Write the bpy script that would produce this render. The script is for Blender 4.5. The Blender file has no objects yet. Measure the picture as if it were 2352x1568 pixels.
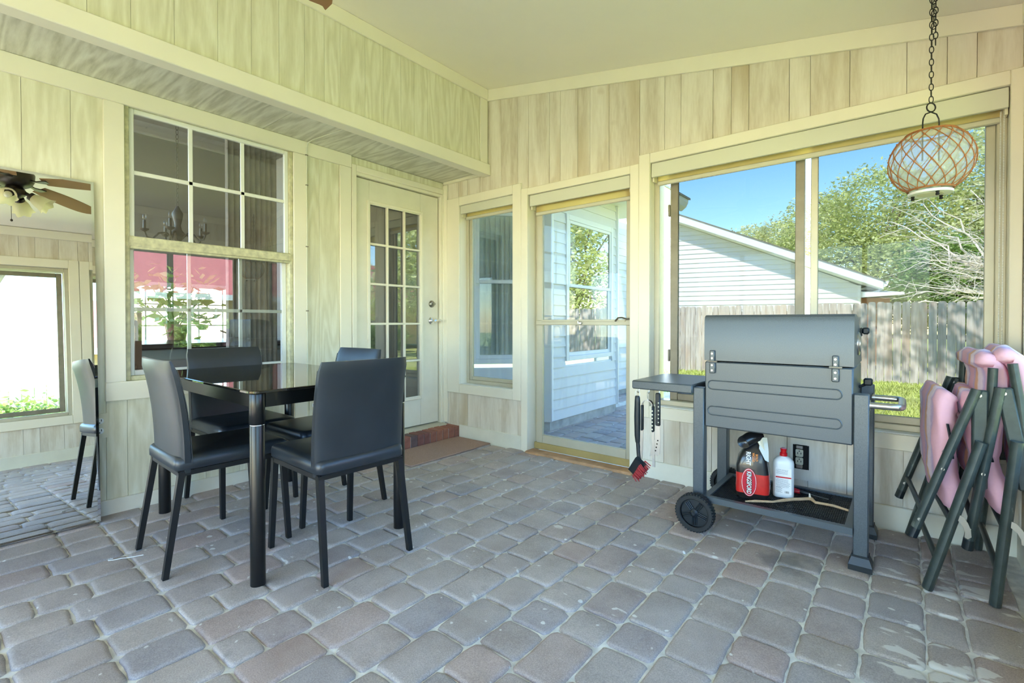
import bpy, math, random
import numpy as np
from mathutils import Vector, Matrix, Euler, noise

SC = bpy.context.scene
COL = SC.collection
PI = math.pi

# ---------------------------------------------------------------- camera, light, exposure
cam_d = bpy.data.cameras.new('camera')
cam = bpy.data.objects.new('camera', cam_d)
COL.objects.link(cam)
cam_d.sensor_width = 36.0
cam_d.lens = 17.008
cam_d.shift_y = -0.01384
cam_d.clip_start = 0.02
cam_d.clip_end = 400
cam.location = (3.284, -3.045, 1.02)
cam.rotation_euler = (PI / 2 - 0.010453, 0.0, 0.683813)
SC.camera = cam

W = bpy.data.worlds.new('sky')
SC.world = W
W.use_nodes = True
wn = W.node_tree.nodes
wl = W.node_tree.links
bg = wn['Background']
sky = wn.new('ShaderNodeTexSky')
sky.sky_type = 'NISHITA'
sky.sun_disc = False
sky.sun_elevation = math.radians(52)
sky.sun_rotation = math.radians(190)
sky.air_density = 1.1
sky.dust_density = 0.2
sky.ozone_density = 2.0
hs = wn.new('ShaderNodeHueSaturation')
hs.inputs['Saturation'].default_value = 1.25
wl.new(sky.outputs[0], hs.inputs['Color'])
wl.new(hs.outputs[0], bg.inputs[0])
bg.inputs[1].default_value = 0.27

sun_d = bpy.data.lights.new('sun', 'SUN')
sun_d.energy = 5.0
sun_d.angle = math.radians(0.6)
sun_d.color = (1.0, 0.955, 0.88)
sun = bpy.data.objects.new('sun', sun_d)
COL.objects.link(sun)
sun.rotation_euler = Vector((0.16, 0.60, -0.78)).to_track_quat('-Z', 'Y').to_euler()

SC.view_settings.view_transform = 'Standard'
SC.view_settings.look = 'None'
SC.view_settings.exposure = 2.55
SC.view_settings.gamma = 1.0
SC.view_settings.use_curve_mapping = False
SC.cycles.max_bounces = 9
SC.cycles.diffuse_bounces = 6
SC.cycles.glossy_bounces = 4
SC.cycles.transmission_bounces = 4
SC.cycles.transparent_max_bounces = 16
SC.cycles.caustics_reflective = False
SC.cycles.caustics_refractive = False
SC.cycles.use_denoising = True
SC.cycles.use_adaptive_sampling = True
SC.cycles.adaptive_threshold = 0.02
SC.cycles.sample_clamp_indirect = 6.0


# ---------------------------------------------------------------- materials
def lin(r, g, b):
    f = lambda c: (c / 255 / 12.92) if c / 255 <= 0.04045 else ((c / 255 + 0.055) / 1.055) ** 2.4
    return (f(r), f(g), f(b), 1.0)


class NT:
    def __init__(self, name):
        self.m = bpy.data.materials.new(name)
        self.m.use_nodes = True
        self.t = self.m.node_tree
        self.b = self.t.nodes['Principled BSDF']
        self.out = self.t.nodes['Material Output']

    def n(self, ty, **kw):
        nd = self.t.nodes.new(ty)
        for k, v in kw.items():
            setattr(nd, k, v)
        return nd

    def l(self, a, b):
        self.t.links.new(a, b)

    def setin(self, nd, **kw):
        for k, v in kw.items():
            nd.inputs[k].default_value = v

    def math(self, op, a, b=None, clamp=False):
        nd = self.n('ShaderNodeMath', operation=op)
        nd.use_clamp = clamp
        for i, v in enumerate((a, b)):
            if v is None:
                continue
            if isinstance(v, (int, float)):
                nd.inputs[i].default_value = v
            else:
                self.l(v, nd.inputs[i])
        return nd.outputs[0]

    def ramp(self, fac, stops):
        nd = self.n('ShaderNodeValToRGB')
        el = nd.color_ramp.elements
        while len(el) < len(stops):
            el.new(0.5)
        for e, (p, c) in zip(el, stops):
            e.position = p
            e.color = c
        self.l(fac, nd.inputs[0])
        return nd.outputs[0]

    def mix(self, fac, a, b, blend='MIX'):
        nd = self.n('ShaderNodeMix', data_type='RGBA', blend_type=blend)
        for sock, v in ((nd.inputs[0], fac), (nd.inputs[6], a), (nd.inputs[7], b)):
            if isinstance(v, (int, float)):
                sock.default_value = v
            elif isinstance(v, tuple):
                sock.default_value = v
            else:
                self.l(v, sock)
        return nd.outputs[2]

    def coords(self, scale=(1, 1, 1), kind='Object', rnd=0.0):
        tc = self.n('ShaderNodeTexCoord')
        src = tc.outputs[kind]
        if rnd:
            oi = self.n('ShaderNodeObjectInfo')
            k = self.math('MULTIPLY', oi.outputs['Random'], rnd)
            ad = self.n('ShaderNodeVectorMath', operation='ADD')
            self.l(src, ad.inputs[0])
            self.l(k, ad.inputs[1])
            src = ad.outputs[0]
        mp = self.n('ShaderNodeMapping')
        mp.inputs['Scale'].default_value = scale
        self.l(src, mp.inputs[0])
        return mp.outputs[0]

    def noise(self, vec, scale=5.0, detail=3.0, rough=0.55, dist=0.0):
        nd = self.n('ShaderNodeTexNoise')
        self.l(vec, nd.inputs['Vector'])
        self.setin(nd, Scale=scale, Detail=detail, Roughness=rough, Distortion=dist)
        return nd.outputs[0]

    def bump(self, h, strength=0.3, dist=0.01):
        nd = self.n('ShaderNodeBump')
        self.setin(nd, Strength=strength, Distance=dist)
        self.l(h, nd.inputs['Height'])
        self.l(nd.outputs[0], self.b.inputs['Normal'])


def plain(name, col, rough=0.5, metal=0.0, spec=0.5, var=0.0, vscale=8.0, bump=0.0, bscale=60.0, coat=0.0):
    t = NT(name)
    t.setin(t.b, Roughness=rough, Metallic=metal)
    t.b.inputs['Specular IOR Level'].default_value = spec
    if coat:
        t.b.inputs['Coat Weight'].default_value = coat
    if var:
        n = t.noise(t.coords(), vscale, 4)
        dk = tuple(c * (1 - var) for c in col[:3]) + (1,)
        lt = tuple(min(1, c * (1 + var)) for c in col[:3]) + (1,)
        t.l(t.ramp(n, [(0.3, dk), (0.7, lt)]), t.b.inputs['Base Color'])
    else:
        t.b.inputs['Base Color'].default_value = col
    if bump:
        t.bump(t.noise(t.coords(), bscale, 3), bump, 0.002)
    return t.m


def washed_wood(name, light, mid, dark, axis='Z', rings=9.0, contrast=1.0, stain=None):
    """white-washed boards: long streaks, cathedral grain and a few brown stains"""
    t = NT(name)
    s = {'Z': (1, 1, 0.13), 'X': (0.13, 1, 1), 'Y': (1, 0.13, 1)}[axis]
    v = t.coords(s, rnd=7.3)
    low = t.noise(v, 6.0, 2, 0.5, 0.15)
    ring = t.math('SINE', t.math('MULTIPLY', low, rings * 6.28))
    ring = t.math('ADD', t.math('MULTIPLY', ring, 0.5), 0.5)
    fine = t.noise(v, 85, 3, 0.6)
    streak = t.noise(v, 20, 3, 0.6)
    k = t.math('ADD', t.math('MULTIPLY', ring, 0.24), t.math('MULTIPLY', fine, 0.40))
    k = t.math('ADD', k, t.math('MULTIPLY', streak, 0.36))
    c = t.ramp(k, [(0.5 - 0.3 * contrast, dark), (0.52, mid), (0.5 + 0.3 * contrast, light)])
    if stain:
        v2 = t.coords(tuple(x * 1.0 for x in s), rnd=3.1)
        st = t.noise(v2, 4.5, 2, 0.5)
        c = t.mix(t.ramp(st, [(0.56, (0, 0, 0, 1)), (0.74, (0.75, 0.75, 0.75, 1))]), c, stain)
        kn = t.noise(t.coords((1, 1, 1), rnd=9.0), 6.5, 1)
        c = t.mix(t.ramp(kn, [(0.70, (0, 0, 0, 1)), (0.80, (0.6, 0.6, 0.6, 1))]), c, dark)
    t.l(c, t.b.inputs['Base Color'])
    t.setin(t.b, Roughness=0.62)
    t.bump(k, 0.12, 0.002)
    return t.m


def glass(name, tint=(1, 1, 1, 1), base=0.045, power=5.0):
    """thin pane: clear transmission with facing-dependent mirror reflection"""
    t = NT(name)
    t.t.nodes.remove(t.b)
    tr = t.n('ShaderNodeBsdfTransparent')
    tr.inputs[0].default_value = tint
    gl = t.n('ShaderNodeBsdfGlossy')
    gl.inputs['Roughness'].default_value = 0.0
    lw = t.n('ShaderNodeLayerWeight')
    lw.inputs[0].default_value = 0.5
    f = t.math('POWER', lw.outputs['Facing'], power)
    f = t.math('ADD', t.math('MULTIPLY', f, 1 - base), base, True)
    mx = t.n('ShaderNodeMixShader')
    t.l(f, mx.inputs[0])
    t.l(tr.outputs[0], mx.inputs[1])
    t.l(gl.outputs[0], mx.inputs[2])
    t.l(mx.outputs[0], t.out.inputs[0])
    return t.m


M = {}
M['trim'] = plain('cream_trim_paint', lin(240, 235, 218), 0.42, var=0.03, vscale=3)
M['trim2'] = plain('cream_trim_paint_worn', lin(232, 228, 212), 0.48, var=0.05, vscale=6)
M['shade'] = plain('shade_cassette', lin(216, 217, 202), 0.45)
M['roller'] = plain('roller_cloth', lin(238, 224, 168), 0.7)
RC = NT('roller_cloth_thin')
RC.b.inputs['Base Color'].default_value = lin(240, 228, 178)
_t = RC.n('ShaderNodeBsdfTranslucent')
_t.inputs[0].default_value = lin(246, 232, 176)
_m = RC.n('ShaderNodeMixShader')
_m.inputs[0].default_value = .6
RC.l(RC.b.outputs[0], _m.inputs[1])
RC.l(_t.outputs[0], _m.inputs[2])
RC.l(_m.outputs[0], RC.out.inputs[0])
M['cloth_shade'] = RC.m
M['hembar'] = plain('hem_bar', lin(206, 204, 186), 0.5)
M['ceil'] = plain('ceiling_paint', lin(244, 238, 224), 0.75, bump=0.12, bscale=180, var=0.015, vscale=2)
M['planks'] = washed_wood('whitewashed_planks', lin(240, 235, 224), lin(226, 219, 205), lin(196, 183, 162), 'Z', 3.0, 1.0, lin(186, 166, 128))
M['panel'] = washed_wood('pickled_panelling', lin(242, 241, 224), lin(226, 223, 200), lin(206, 202, 174), 'Z', 9.0, 1.05)
M['soffit'] = washed_wood('pickled_soffit', lin(236, 236, 222), lin(214, 212, 196), lin(178, 176, 156), 'X', 9.0, 0.95)
M['alu'] = plain('painted_aluminium', lin(196, 191, 172), 0.4, 0.15, var=0.05)
M['alu_dark'] = plain('weathered_backlit_aluminium', lin(140, 134, 120), 0.45, 0.3, var=0.12, vscale=14)
M['grime'] = plain('mildewed_frame', lin(206, 203, 170), 0.5, var=0.22, vscale=30)
M['white'] = plain('white_paint', lin(240, 242, 240), 0.4)
M['white_v'] = plain('white_vinyl', lin(236, 238, 238), 0.38)
M['glass'] = glass('clear_glass', (0.95, 0.965, 0.96, 1), 0.03, 5.0)
M['glass_door'] = glass('storm_glass', (0.70, 0.715, 0.72, 1), 0.025, 5.0)
M['glass_bay'] = glass('reflective_glass', (0.55, 0.6, 0.6, 1), 0.34, 3.0)
M['glass_house'] = glass('house_glass', (0.9, 0.92, 0.91, 1), 0.13, 4.0)
M['glass_tint'] = glass('tinted_glass', (0.37, 0.38, 0.38, 1), 0.010, 5.0)
M['black'] = plain('black_metal', lin(20, 22, 24), 0.38, 0.0)
M['blackgloss'] = plain('black_gloss_metal', lin(12, 13, 15), 0.28)
M['chrome'] = plain('chrome', (0.8, 0.8, 0.8, 1), 0.12, 1.0)
M['steel'] = plain('brushed_steel', (0.62, 0.62, 0.61, 1), 0.3, 1.0)
M['bronze'] = plain('dull_nickel', (0.33, 0.31, 0.26, 1), 0.33, 1.0)
M['rubber'] = plain('black_rubber', lin(30, 32, 34), 0.6)
M['plastic'] = plain('black_plastic', lin(26, 34, 40), 0.42)
M['red'] = plain('red_plastic', lin(205, 16, 28), 0.35)
M['bristle'] = plain('red_bristles', lin(168, 40, 44), 0.6)
M['ivory'] = plain('ivory_plastic', lin(226, 220, 196), 0.35)
M['hole'] = plain('dark_slot', lin(14, 14, 14), 0.8)
M['grass'] = plain('lawn_blades', lin(196, 204, 112), 0.6, var=0.35, vscale=2.5)
M['bark'] = plain('grey_bark', lin(150, 136, 120), 0.9, var=0.3, vscale=6, bump=0.6, bscale=25)
M['twig'] = plain('pale_twigs', lin(236, 226, 210), 0.8, var=0.15)
M['concrete'] = plain('stained_concrete', lin(186, 184, 176), 0.85, var=0.22, vscale=9, bump=0.3, bscale=50)


def leather():
    t = NT('black_leather')
    v = t.coords()
    vo = t.n('ShaderNodeTexVoronoi')
    t.l(v, vo.inputs['Vector'])
    vo.inputs['Scale'].default_value = 420
    n = t.noise(t.coords(rnd=4.0), 4, 3)
    t.l(t.ramp(n, [(0.3, lin(32, 38, 45)), (0.7, lin(43, 50, 58))]), t.b.inputs['Base Color'])
    t.setin(t.b, Roughness=0.36)
    t.b.inputs['Specular IOR Level'].default_value = 0.62
    t.bump(vo.outputs['Distance'], 0.08, 0.0008)
    return t.m


def paver():
    t = NT('concrete_paver')
    oi = t.n('ShaderNodeObjectInfo')
    base = t.ramp(oi.outputs['Random'], [(0.0, lin(184, 169, 162)), (0.25, lin(192, 179, 171)), (0.45, lin(194, 167, 155)),
                                         (0.62, lin(170, 163, 166)), (0.8, lin(198, 185, 175)), (1.0, lin(180, 167, 160))])
    g = t.n('ShaderNodeNewGeometry')
    mp = t.n('ShaderNodeMapping')
    t.l(g.outputs['Position'], mp.inputs[0])
    blot = t.noise(mp.outputs[0], 5, 4, 0.6)
    c = t.mix(0.35, base, t.ramp(blot, [(0.32, lin(132, 126, 124)), (0.62, lin(196, 193, 190))]))
    big = t.noise(mp.outputs[0], 1.4, 3, 0.6)
    c = t.mix(t.ramp(big, [(0.55, (0, 0, 0, 1)), (0.8, (0.35, 0.35, 0.35, 1))]), c, lin(166, 152, 134))
    speck = t.noise(mp.outputs[0], 260, 2, 0.7)
    c = t.mix(0.5, c, t.ramp(speck, [(0.3, lin(120, 116, 114)), (0.55, lin(178, 175, 172)), (0.75, lin(214, 212, 208))]), 'OVERLAY')
    dots = t.noise(mp.outputs[0], 26, 0, 0.4)
    c = t.mix(t.ramp(dots, [(0.80, (0, 0, 0, 1)), (0.825, (0.8, 0.8, 0.8, 1))]), c, lin(232, 230, 224))
    # paint splashes by the folding chairs, soot under the grill
    sp = t.n('ShaderNodeSeparateXYZ')
    t.l(g.outputs['Position'], sp.inputs[0])

    def patch(px, py, rx, ry):
        u = t.math('DIVIDE', t.math('SUBTRACT', sp.outputs[0], px), rx)
        v = t.math('DIVIDE', t.math('SUBTRACT', sp.outputs[1], py), ry)
        d = t.math('SQRT', t.math('ADD', t.math('MULTIPLY', u, u), t.math('MULTIPLY', v, v)))
        return t.math('SUBTRACT', 1.0, d, True)
    st = t.n('ShaderNodeTexNoise')
    mp2 = t.n('ShaderNodeMapping')
    mp2.inputs['Scale'].default_value = (1, 2.2, 1)
    mp2.inputs['Rotation'].default_value = (0, 0, 0.5)
    t.l(g.outputs['Position'], mp2.inputs[0])
    t.l(mp2.outputs[0], st.inputs['Vector'])
    t.setin(st, Scale=7.0, Detail=3.0, Roughness=0.55)
    msk = t.math('MAXIMUM', patch(3.42, -.50, .34, .38), patch(3.36, -1.15, .26, .30))
    w_ = t.math('ADD', st.outputs[0], t.math('MULTIPLY', msk, 0.22))
    c = t.mix(t.ramp(w_, [(0.685, (0, 0, 0, 1)), (0.715, (0.75, 0.75, 0.75, 1))]), c, lin(226, 222, 214))
    w2 = t.math('ADD', blot, t.math('MULTIPLY', patch(2.95, -.72, .26, .22), 0.30))
    c = t.mix(t.ramp(w2, [(0.66, (0, 0, 0, 1)), (0.78, (0.55, 0.55, 0.55, 1))]), c, lin(86, 82, 84))
    t.l(c, t.b.inputs['Base Color'])
    t.setin(t.b, Roughness=0.68)
    t.bump(t.math('ADD', t.math('MULTIPLY', speck, 0.5), blot), 0.22, 0.003)
    return t.m


def fence_wood():
    t = NT('weathered_cedar')
    v = t.coords((1, 1, 0.08), rnd=5.0)
    n = t.noise(v, 22, 4, 0.6)
    oi = t.n('ShaderNodeObjectInfo')
    c = t.ramp(n, [(0.3, lin(148, 134, 124)), (0.5, lin(192, 182, 172)), (0.72, lin(222, 214, 206))])
    b = t.noise(t.coords((1, 1, 0.4), rnd=9.0), 2.2, 2)
    c = t.mix(t.ramp(b, [(0.56, (0, 0, 0, 1)), (0.75, (0.7, 0.7, 0.7, 1))]), c, lin(178, 138, 104))
    c = t.mix(0.25, c, t.ramp(oi.outputs['Random'], [(0, lin(160, 152, 146)), (1, lin(226, 218, 208))]))
    t.l(c, t.b.inputs['Base Color'])
    t.setin(t.b, Roughness=0.85)
    t.bump(n, 0.4, 0.004)
    return t.m


def leafmat(name, stops):
    t = NT(name)
    g = t.n('ShaderNodeNewGeometry')
    n = t.noise(g.outputs['Position'], 1.6, 3, 0.6)
    f = t.noise(g.outputs['Position'], 14, 1)
    k = t.math('ADD', t.math('MULTIPLY', n, 0.6), t.math('MULTIPLY', f, 0.4))
    t.l(t.ramp(k, stops), t.b.inputs['Base Color'])
    t.setin(t.b, Roughness=0.45)
    tr = t.n('ShaderNodeBsdfTranslucent')
    tr.inputs[0].default_value = stops[-1][1]
    mx = t.n('ShaderNodeMixShader')
    mx.inputs[0].default_value = 0.35
    t.l(t.b.outputs[0], mx.inputs[1])
    t.l(tr.outputs[0], mx.inputs[2])
    t.l(mx.outputs[0], t.out.inputs[0])
    return t.m


def fabric_stripes():
    t = NT('striped_cushion_cloth')
    tc = t.n('ShaderNodeTexCoord')
    sp = t.n('ShaderNodeSeparateXYZ')
    t.l(tc.outputs['Object'], sp.inputs[0])
    w = t.noise(t.coords((1, 1, 1)), 5, 2)
    k = t.math('ADD', t.math('MULTIPLY', sp.outputs['Y'], 4.4), t.math('MULTIPLY', w, 0.07))
    k = t.math('FRACT', k)
    p1, p2, p3, p4 = lin(226, 176, 192), lin(236, 216, 228), lin(198, 172, 208), lin(226, 176, 146)
    c = t.ramp(k, [(0.0, p1), (0.28, p1), (0.36, p3), (0.44, p2), (0.6, p2), (0.66, p4), (0.76, p4), (0.84, p3), (1.0, p1)])
    t.l(c, t.b.inputs['Base Color'])
    t.setin(t.b, Roughness=0.9)
    t.bump(t.noise(t.coords(), 14, 3), 0.5, 0.01)
    return t.m


def green_tube():
    t = NT('worn_green_enamel')
    n = t.noise(t.coords(), 16, 5, 0.65)
    c = t.ramp(n, [(0.3, lin(48, 56, 55)), (0.64, lin(66, 76, 74)), (0.80, lin(150, 156, 150))])
    t.l(c, t.b.inputs['Base Color'])
    t.setin(t.b, Roughness=0.4, Metallic=0.1)
    return t.m


def brushed_body():
    t = NT('charcoal_enamel')
    n = t.noise(t.coords(), 500, 2)
    c = t.ramp(n, [(0.3, lin(76, 84, 90)), (0.7, lin(94, 103, 110))])
    t.l(c, t.b.inputs['Base Color'])
    t.setin(t.b, Roughness=0.36, Metallic=0.3)
    t.bump(n, 0.08, 0.0005)
    return t.m


def doormat_mat():
    t = NT('tan_doormat_pile')
    n = t.noise(t.coords(), 420, 2, 0.7)
    c = t.ramp(n, [(0.3, lin(140, 108, 94)), (0.7, lin(200, 170, 154))])
    t.l(c, t.b.inputs['Base Color'])
    t.setin(t.b, Roughness=0.95)
    t.bump(n, 0.7, 0.004)
    return t.m


def mirror_mat():
    t = NT('silvered_mirror')
    n = t.noise(t.coords(), 3.0, 4, 0.6)
    t.b.inputs['Base Color'].default_value = (0.9, 0.94, 0.95, 1)
    t.setin(t.b, Metallic=1.0)
    t.l(t.ramp(n, [(0.6, (0.0, 0.0, 0.0, 1)), (0.95, (0.10, 0.10, 0.10, 1))]), t.b.inputs['Roughness'])
    return t.m


def shingle_mat():
    t = NT('red_shingle_roof')
    br = t.n('ShaderNodeTexBrick')
    t.l(t.coords((1, 1, 1)), br.inputs['Vector'])
    br.inputs['Color1'].default_value = lin(196, 112, 108)
    br.inputs['Color2'].default_value = lin(178, 96, 94)
    br.inputs['Mortar'].default_value = lin(128, 66, 66)
    br.inputs['Scale'].default_value = 3.0
    br.inputs['Mortar Size'].default_value = 0.012
    t.l(br.outputs[0], t.b.inputs['Base Color'])
    t.setin(t.b, Roughness=0.9)
    return t.m


M['leather'] = leather()
M['paver'] = paver()
M['sand'] = plain('joint_sand', lin(220, 216, 206), 0.95, var=0.25, vscale=20, bump=0.4, bscale=200)
M['fence'] = fence_wood()
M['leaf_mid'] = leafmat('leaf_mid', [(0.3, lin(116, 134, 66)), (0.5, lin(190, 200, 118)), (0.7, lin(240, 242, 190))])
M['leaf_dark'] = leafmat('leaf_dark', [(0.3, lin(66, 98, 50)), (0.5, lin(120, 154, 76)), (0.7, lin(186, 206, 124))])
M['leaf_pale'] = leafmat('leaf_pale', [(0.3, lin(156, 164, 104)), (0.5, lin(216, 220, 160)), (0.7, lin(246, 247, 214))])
M['cloth'] = fabric_stripes()
M['green'] = green_tube()
M['grill'] = brushed_body()
M['mat'] = doormat_mat()
M['mirror'] = mirror_mat()
M['shingle'] = shingle_mat()
M['siding'] = plain('white_siding', lin(226, 227, 226), 0.5, var=0.03, vscale=4)
M['soil'] = plain('lawn_soil', lin(178, 184, 108), 0.95, var=0.3, vscale=3)


# ---------------------------------------------------------------- mesh helpers
class MB:
    def __init__(self):
        self.v = []
        self.f = []

    def add(self, vs, fs):
        o = len(self.v)
        self.v += [tuple(p) for p in vs]
        self.f += [tuple(i + o for i in q) for q in fs]
        return self

    def hexa(self, p):  # 8 points: bottom 4 ccw, top 4 ccw
        return self.add(p, [(3, 2, 1, 0), (4, 5, 6, 7), (0, 1, 5, 4), (1, 2, 6, 5), (2, 3, 7, 6), (3, 0, 4, 7)])

    def box(self, x0, x1, y0, y1, z0, z1):
        return self.hexa([(x0, y0, z0), (x1, y0, z0), (x1, y1, z0), (x0, y1, z0), (x0, y0, z1), (x1, y0, z1), (x1, y1, z1), (x0, y1, z1)])

    def cbox(self, x0, x1, y0, y1, z0, z1, c=0.004, M4=None):
        """box with chamfered edges"""
        c = min(c, (x1 - x0) * .45, (y1 - y0) * .45, (z1 - z0) * .45)
        vs, idx = [], {}
        for sx in (0, 1):
            for sy in (0, 1):
                for sz in (0, 1):
                    X, Y, Z = (x0, x1)[sx], (y0, y1)[sy], (z0, z1)[sz]
                    dx, dy, dz = (c, -c)[sx], (c, -c)[sy], (c, -c)[sz]
                    for a, p in (('x', (X, Y + dy, Z + dz)), ('y', (X + dx, Y, Z + dz)), ('z', (X + dx, Y + dy, Z))):
                        idx[(sx, sy, sz, a)] = len(vs)
                        vs.append(p)
        I = lambda *k: idx[k]
        fs = []
        for s in (0, 1):
            q = [I(s, 0, 0, 'x'), I(s, 1, 0, 'x'), I(s, 1, 1, 'x'), I(s, 0, 1, 'x')]
            fs.append(tuple(q if s else q[::-1]))
            q = [I(0, s, 0, 'y'), I(1, s, 0, 'y'), I(1, s, 1, 'y'), I(0, s, 1, 'y')]
            fs.append(tuple(q[::-1] if s else q))
            q = [I(0, 0, s, 'z'), I(1, 0, s, 'z'), I(1, 1, s, 'z'), I(0, 1, s, 'z')]
            fs.append(tuple(q if s else q[::-1]))
        for a in (0, 1):
            for b in (0, 1):
                q = [I(a, b, 0, 'x'), I(a, b, 1, 'x'), I(a, b, 1, 'y'), I(a, b, 0, 'y')]
                fs.append(tuple(q if a == b else q[::-1]) if a else tuple(q if b == 0 else q[::-1]))
                fs.append((I(a, 0, b, 'x'), I(a, 1, b, 'x'), I(a, 1, b, 'z'), I(a, 0, b, 'z')))
                fs.append((I(0, a, b, 'y'), I(1, a, b, 'y'), I(1, a, b, 'z'), I(0, a, b, 'z')))
                for d in (0, 1):
                    fs.append((I(a, b, d, 'x'), I(a, b, d, 'y'), I(a, b, d, 'z')))
        fs = [f for f in fs]
        if M4 is not None:
            vs = [M4 @ Vector(p) for p in vs]
        return self.add(vs, fs)

    def loft(self, rings, cap=True, closed=True):
        n = len(rings[0])
        o = len(self.v)
        for r in rings:
            self.v += [tuple(p) for p in r]
        m = n if closed else n - 1
        for i in range(len(rings) - 1):
            for j in range(m):
                a, b = o + i * n + j, o + i * n + (j + 1) % n
                self.f.append((a, b, b + n, a + n))
        if cap and closed:
            self.f.append(tuple(o + j for j in range(n))[::-1])
            self.f.append(tuple(o + (len(rings) - 1) * n + j for j in range(n)))
        return self

    def tube(self, pts, r, n=8, cap=True, flat=None, up=None, loop=False):
        """round tube along pts; r number or list; flat=(a,b) makes an oval"""
        P = [Vector(p) for p in pts]
        k = len(P)
        R = r if isinstance(r, (list, tuple)) else [r] * k
        rings = []
        prev = None
        for i in range(k):
            if loop:
                d = P[(i + 1) % k] - P[i - 1]
            else:
                d = P[min(i + 1, k - 1)] - P[max(i - 1, 0)]
            d.normalize()
            ref = Vector(up) if up is not None else (prev if prev is not None else (Vector((0, 0, 1)) if abs(d.z) < .9 else Vector((1, 0, 0))))
            s = d.cross(ref)
            if s.length < 1e-6:
                s = d.orthogonal()
            s.normalize()
            t = s.cross(d).normalized()
            prev = t
            fa, fb = flat if flat else (1, 1)
            rings.append([P[i] + s * math.cos(2 * PI * j / n) * R[i] * fa + t * math.sin(2 * PI * j / n) * R[i] * fb for j in range(n)])
        if loop:
            rings.append(rings[0])
            return self.loft(rings, False)
        return self.loft(rings, cap)

    def bar(self, a, b, w, h, up=(0, 0, 1), c=0.0):
        """rectangular bar from a to b"""
        a, b = Vector(a), Vector(b)
        d = (b - a).normalized()
        s = d.cross(Vector(up))
        if s.length < 1e-5:
            s = d.orthogonal()
        s.normalize()
        t = s.cross(d)
        q = [(-1, -1), (1, -1), (1, 1), (-1, 1)]
        return self.hexa([a + s * w / 2 * i + t * h / 2 * j for i, j in q] + [b + s * w / 2 * i + t * h / 2 * j for i, j in q])

    def lathe(self, prof, c=(0, 0, 0), n=20, axis='z', cap=True):
        rings = []
        for r, h in prof:
            ring = []
            for j in range(n):
                a = 2 * PI * j / n
                p = (r * math.cos(a), r * math.sin(a), h)
                if axis == 'x':
                    p = (h, p[0], p[1])
                elif axis == 'y':
                    p = (p[1], h, p[0])
                ring.append((p[0] + c[0], p[1] + c[1], p[2] + c[2]))
            rings.append(ring)
        return self.loft(rings, cap)

    def prism(self, poly, axis, a, b):
        """extrude a 2D polygon along an axis between a and b"""
        mk = {'x': lambda p, h: (h, p[0], p[1]), 'y': lambda p, h: (p[0], h, p[1]), 'z': lambda p, h: (p[0], p[1], h)}[axis]
        return self.loft([[mk(p, a) for p in poly], [mk(p, b) for p in poly]])

    def sphere(self, c, r, n=10, m=6, sc=(1, 1, 1)):
        prof = [(max(1e-4, r * math.sin(PI * i / m)), -r * math.cos(PI * i / m)) for i in range(m + 1)]
        rings = [[(c[0] + sc[0] * q * math.cos(2 * PI * j / n), c[1] + sc[1] * q * math.sin(2 * PI * j / n), c[2] + sc[2] * h) for j in range(n)] for q, h in prof]
        return self.loft(rings)

    def frame_xz(self, x0, x1, z0, z1, w, y0, y1, wb=None, wt=None):
        wb, wt = wb or w, wt or w
        c = 0.003
        self.cbox(x0, x0 + w, y0, y1, z0, z1, c).cbox(x1 - w, x1, y0, y1, z0, z1, c)
        return self.cbox(x0 + w, x1 - w, y0, y1, z0, z0 + wb, c).cbox(x0 + w, x1 - w, y0, y1, z1 - wt, z1, c)

    def frame_yz(self, y0, y1, z0, z1, w, x0, x1, wb=None, wt=None):
        wb, wt = wb or w, wt or w
        c = 0.003
        self.cbox(x0, x1, y0, y0 + w, z0, z1, c).cbox(x0, x1, y1 - w, y1, z0, z1, c)
        return self.cbox(x0, x1, y0 + w, y1 - w, z0, z0 + wb, c).cbox(x0, x1, y0 + w, y1 - w, z1 - wt, z1, c)

    def mesh(self, name, m=None, smooth=True, angle=38):
        me = bpy.data.meshes.new(name)
        me.from_pydata(self.v, [], self.f)
        bm = bmesh_new(me)
        if m is not None:
            me.materials.append(m)
        if smooth:
            me.shade_smooth()
            me.set_sharp_from_angle(angle=math.radians(angle))
        return me

    def build(self, name, m=None, parent=None, smooth=True, angle=38, loc=None):
        return link(name, self.mesh(name, m, smooth, angle), parent, loc)


import bmesh


def bmesh_new(me):
    bm = bmesh.new()
    bm.from_mesh(me)
    bmesh.ops.recalc_face_normals(bm, faces=bm.faces)
    bm.to_mesh(me)
    bm.free()
    me.update()


def link(name, me, parent=None, loc=None, rot=None):
    o = bpy.data.objects.new(name, me)
    COL.objects.link(o)
    if parent is not None:
        o.parent = parent
    if loc is not None:
        o.location = loc
    if rot is not None:
        o.rotation_euler = rot
    return o


def tag(o, label=None, cat=None, group=None, kind=None):
    if label:
        o['label'] = label
    if cat:
        o['category'] = cat
    if group:
        o['group'] = group
    if kind:
        o['kind'] = kind
    return o


def thing(name, label, cat, loc=(0, 0, 0), rz=0.0, group=None, kind=None):
    o = link(name, None, None, loc, (0, 0, rz))
    return tag(o, label, cat, group, kind)


def copy_tree(o, parent=None):
    c = o.copy()
    COL.objects.link(c)
    if parent is not None:
        c.parent = parent
    for ch in list(o.children):
        copy_tree(ch, c)
    return c


R = random.Random(7)
arc = lambda c, r, a0, a1, n, f=lambda u, v: (u, v, 0): [f(c[0] + r * math.cos(a0 + (a1 - a0) * i / n), c[1] + r * math.sin(a0 + (a1 - a0) * i / n)) for i in range(n + 1)]


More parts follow.
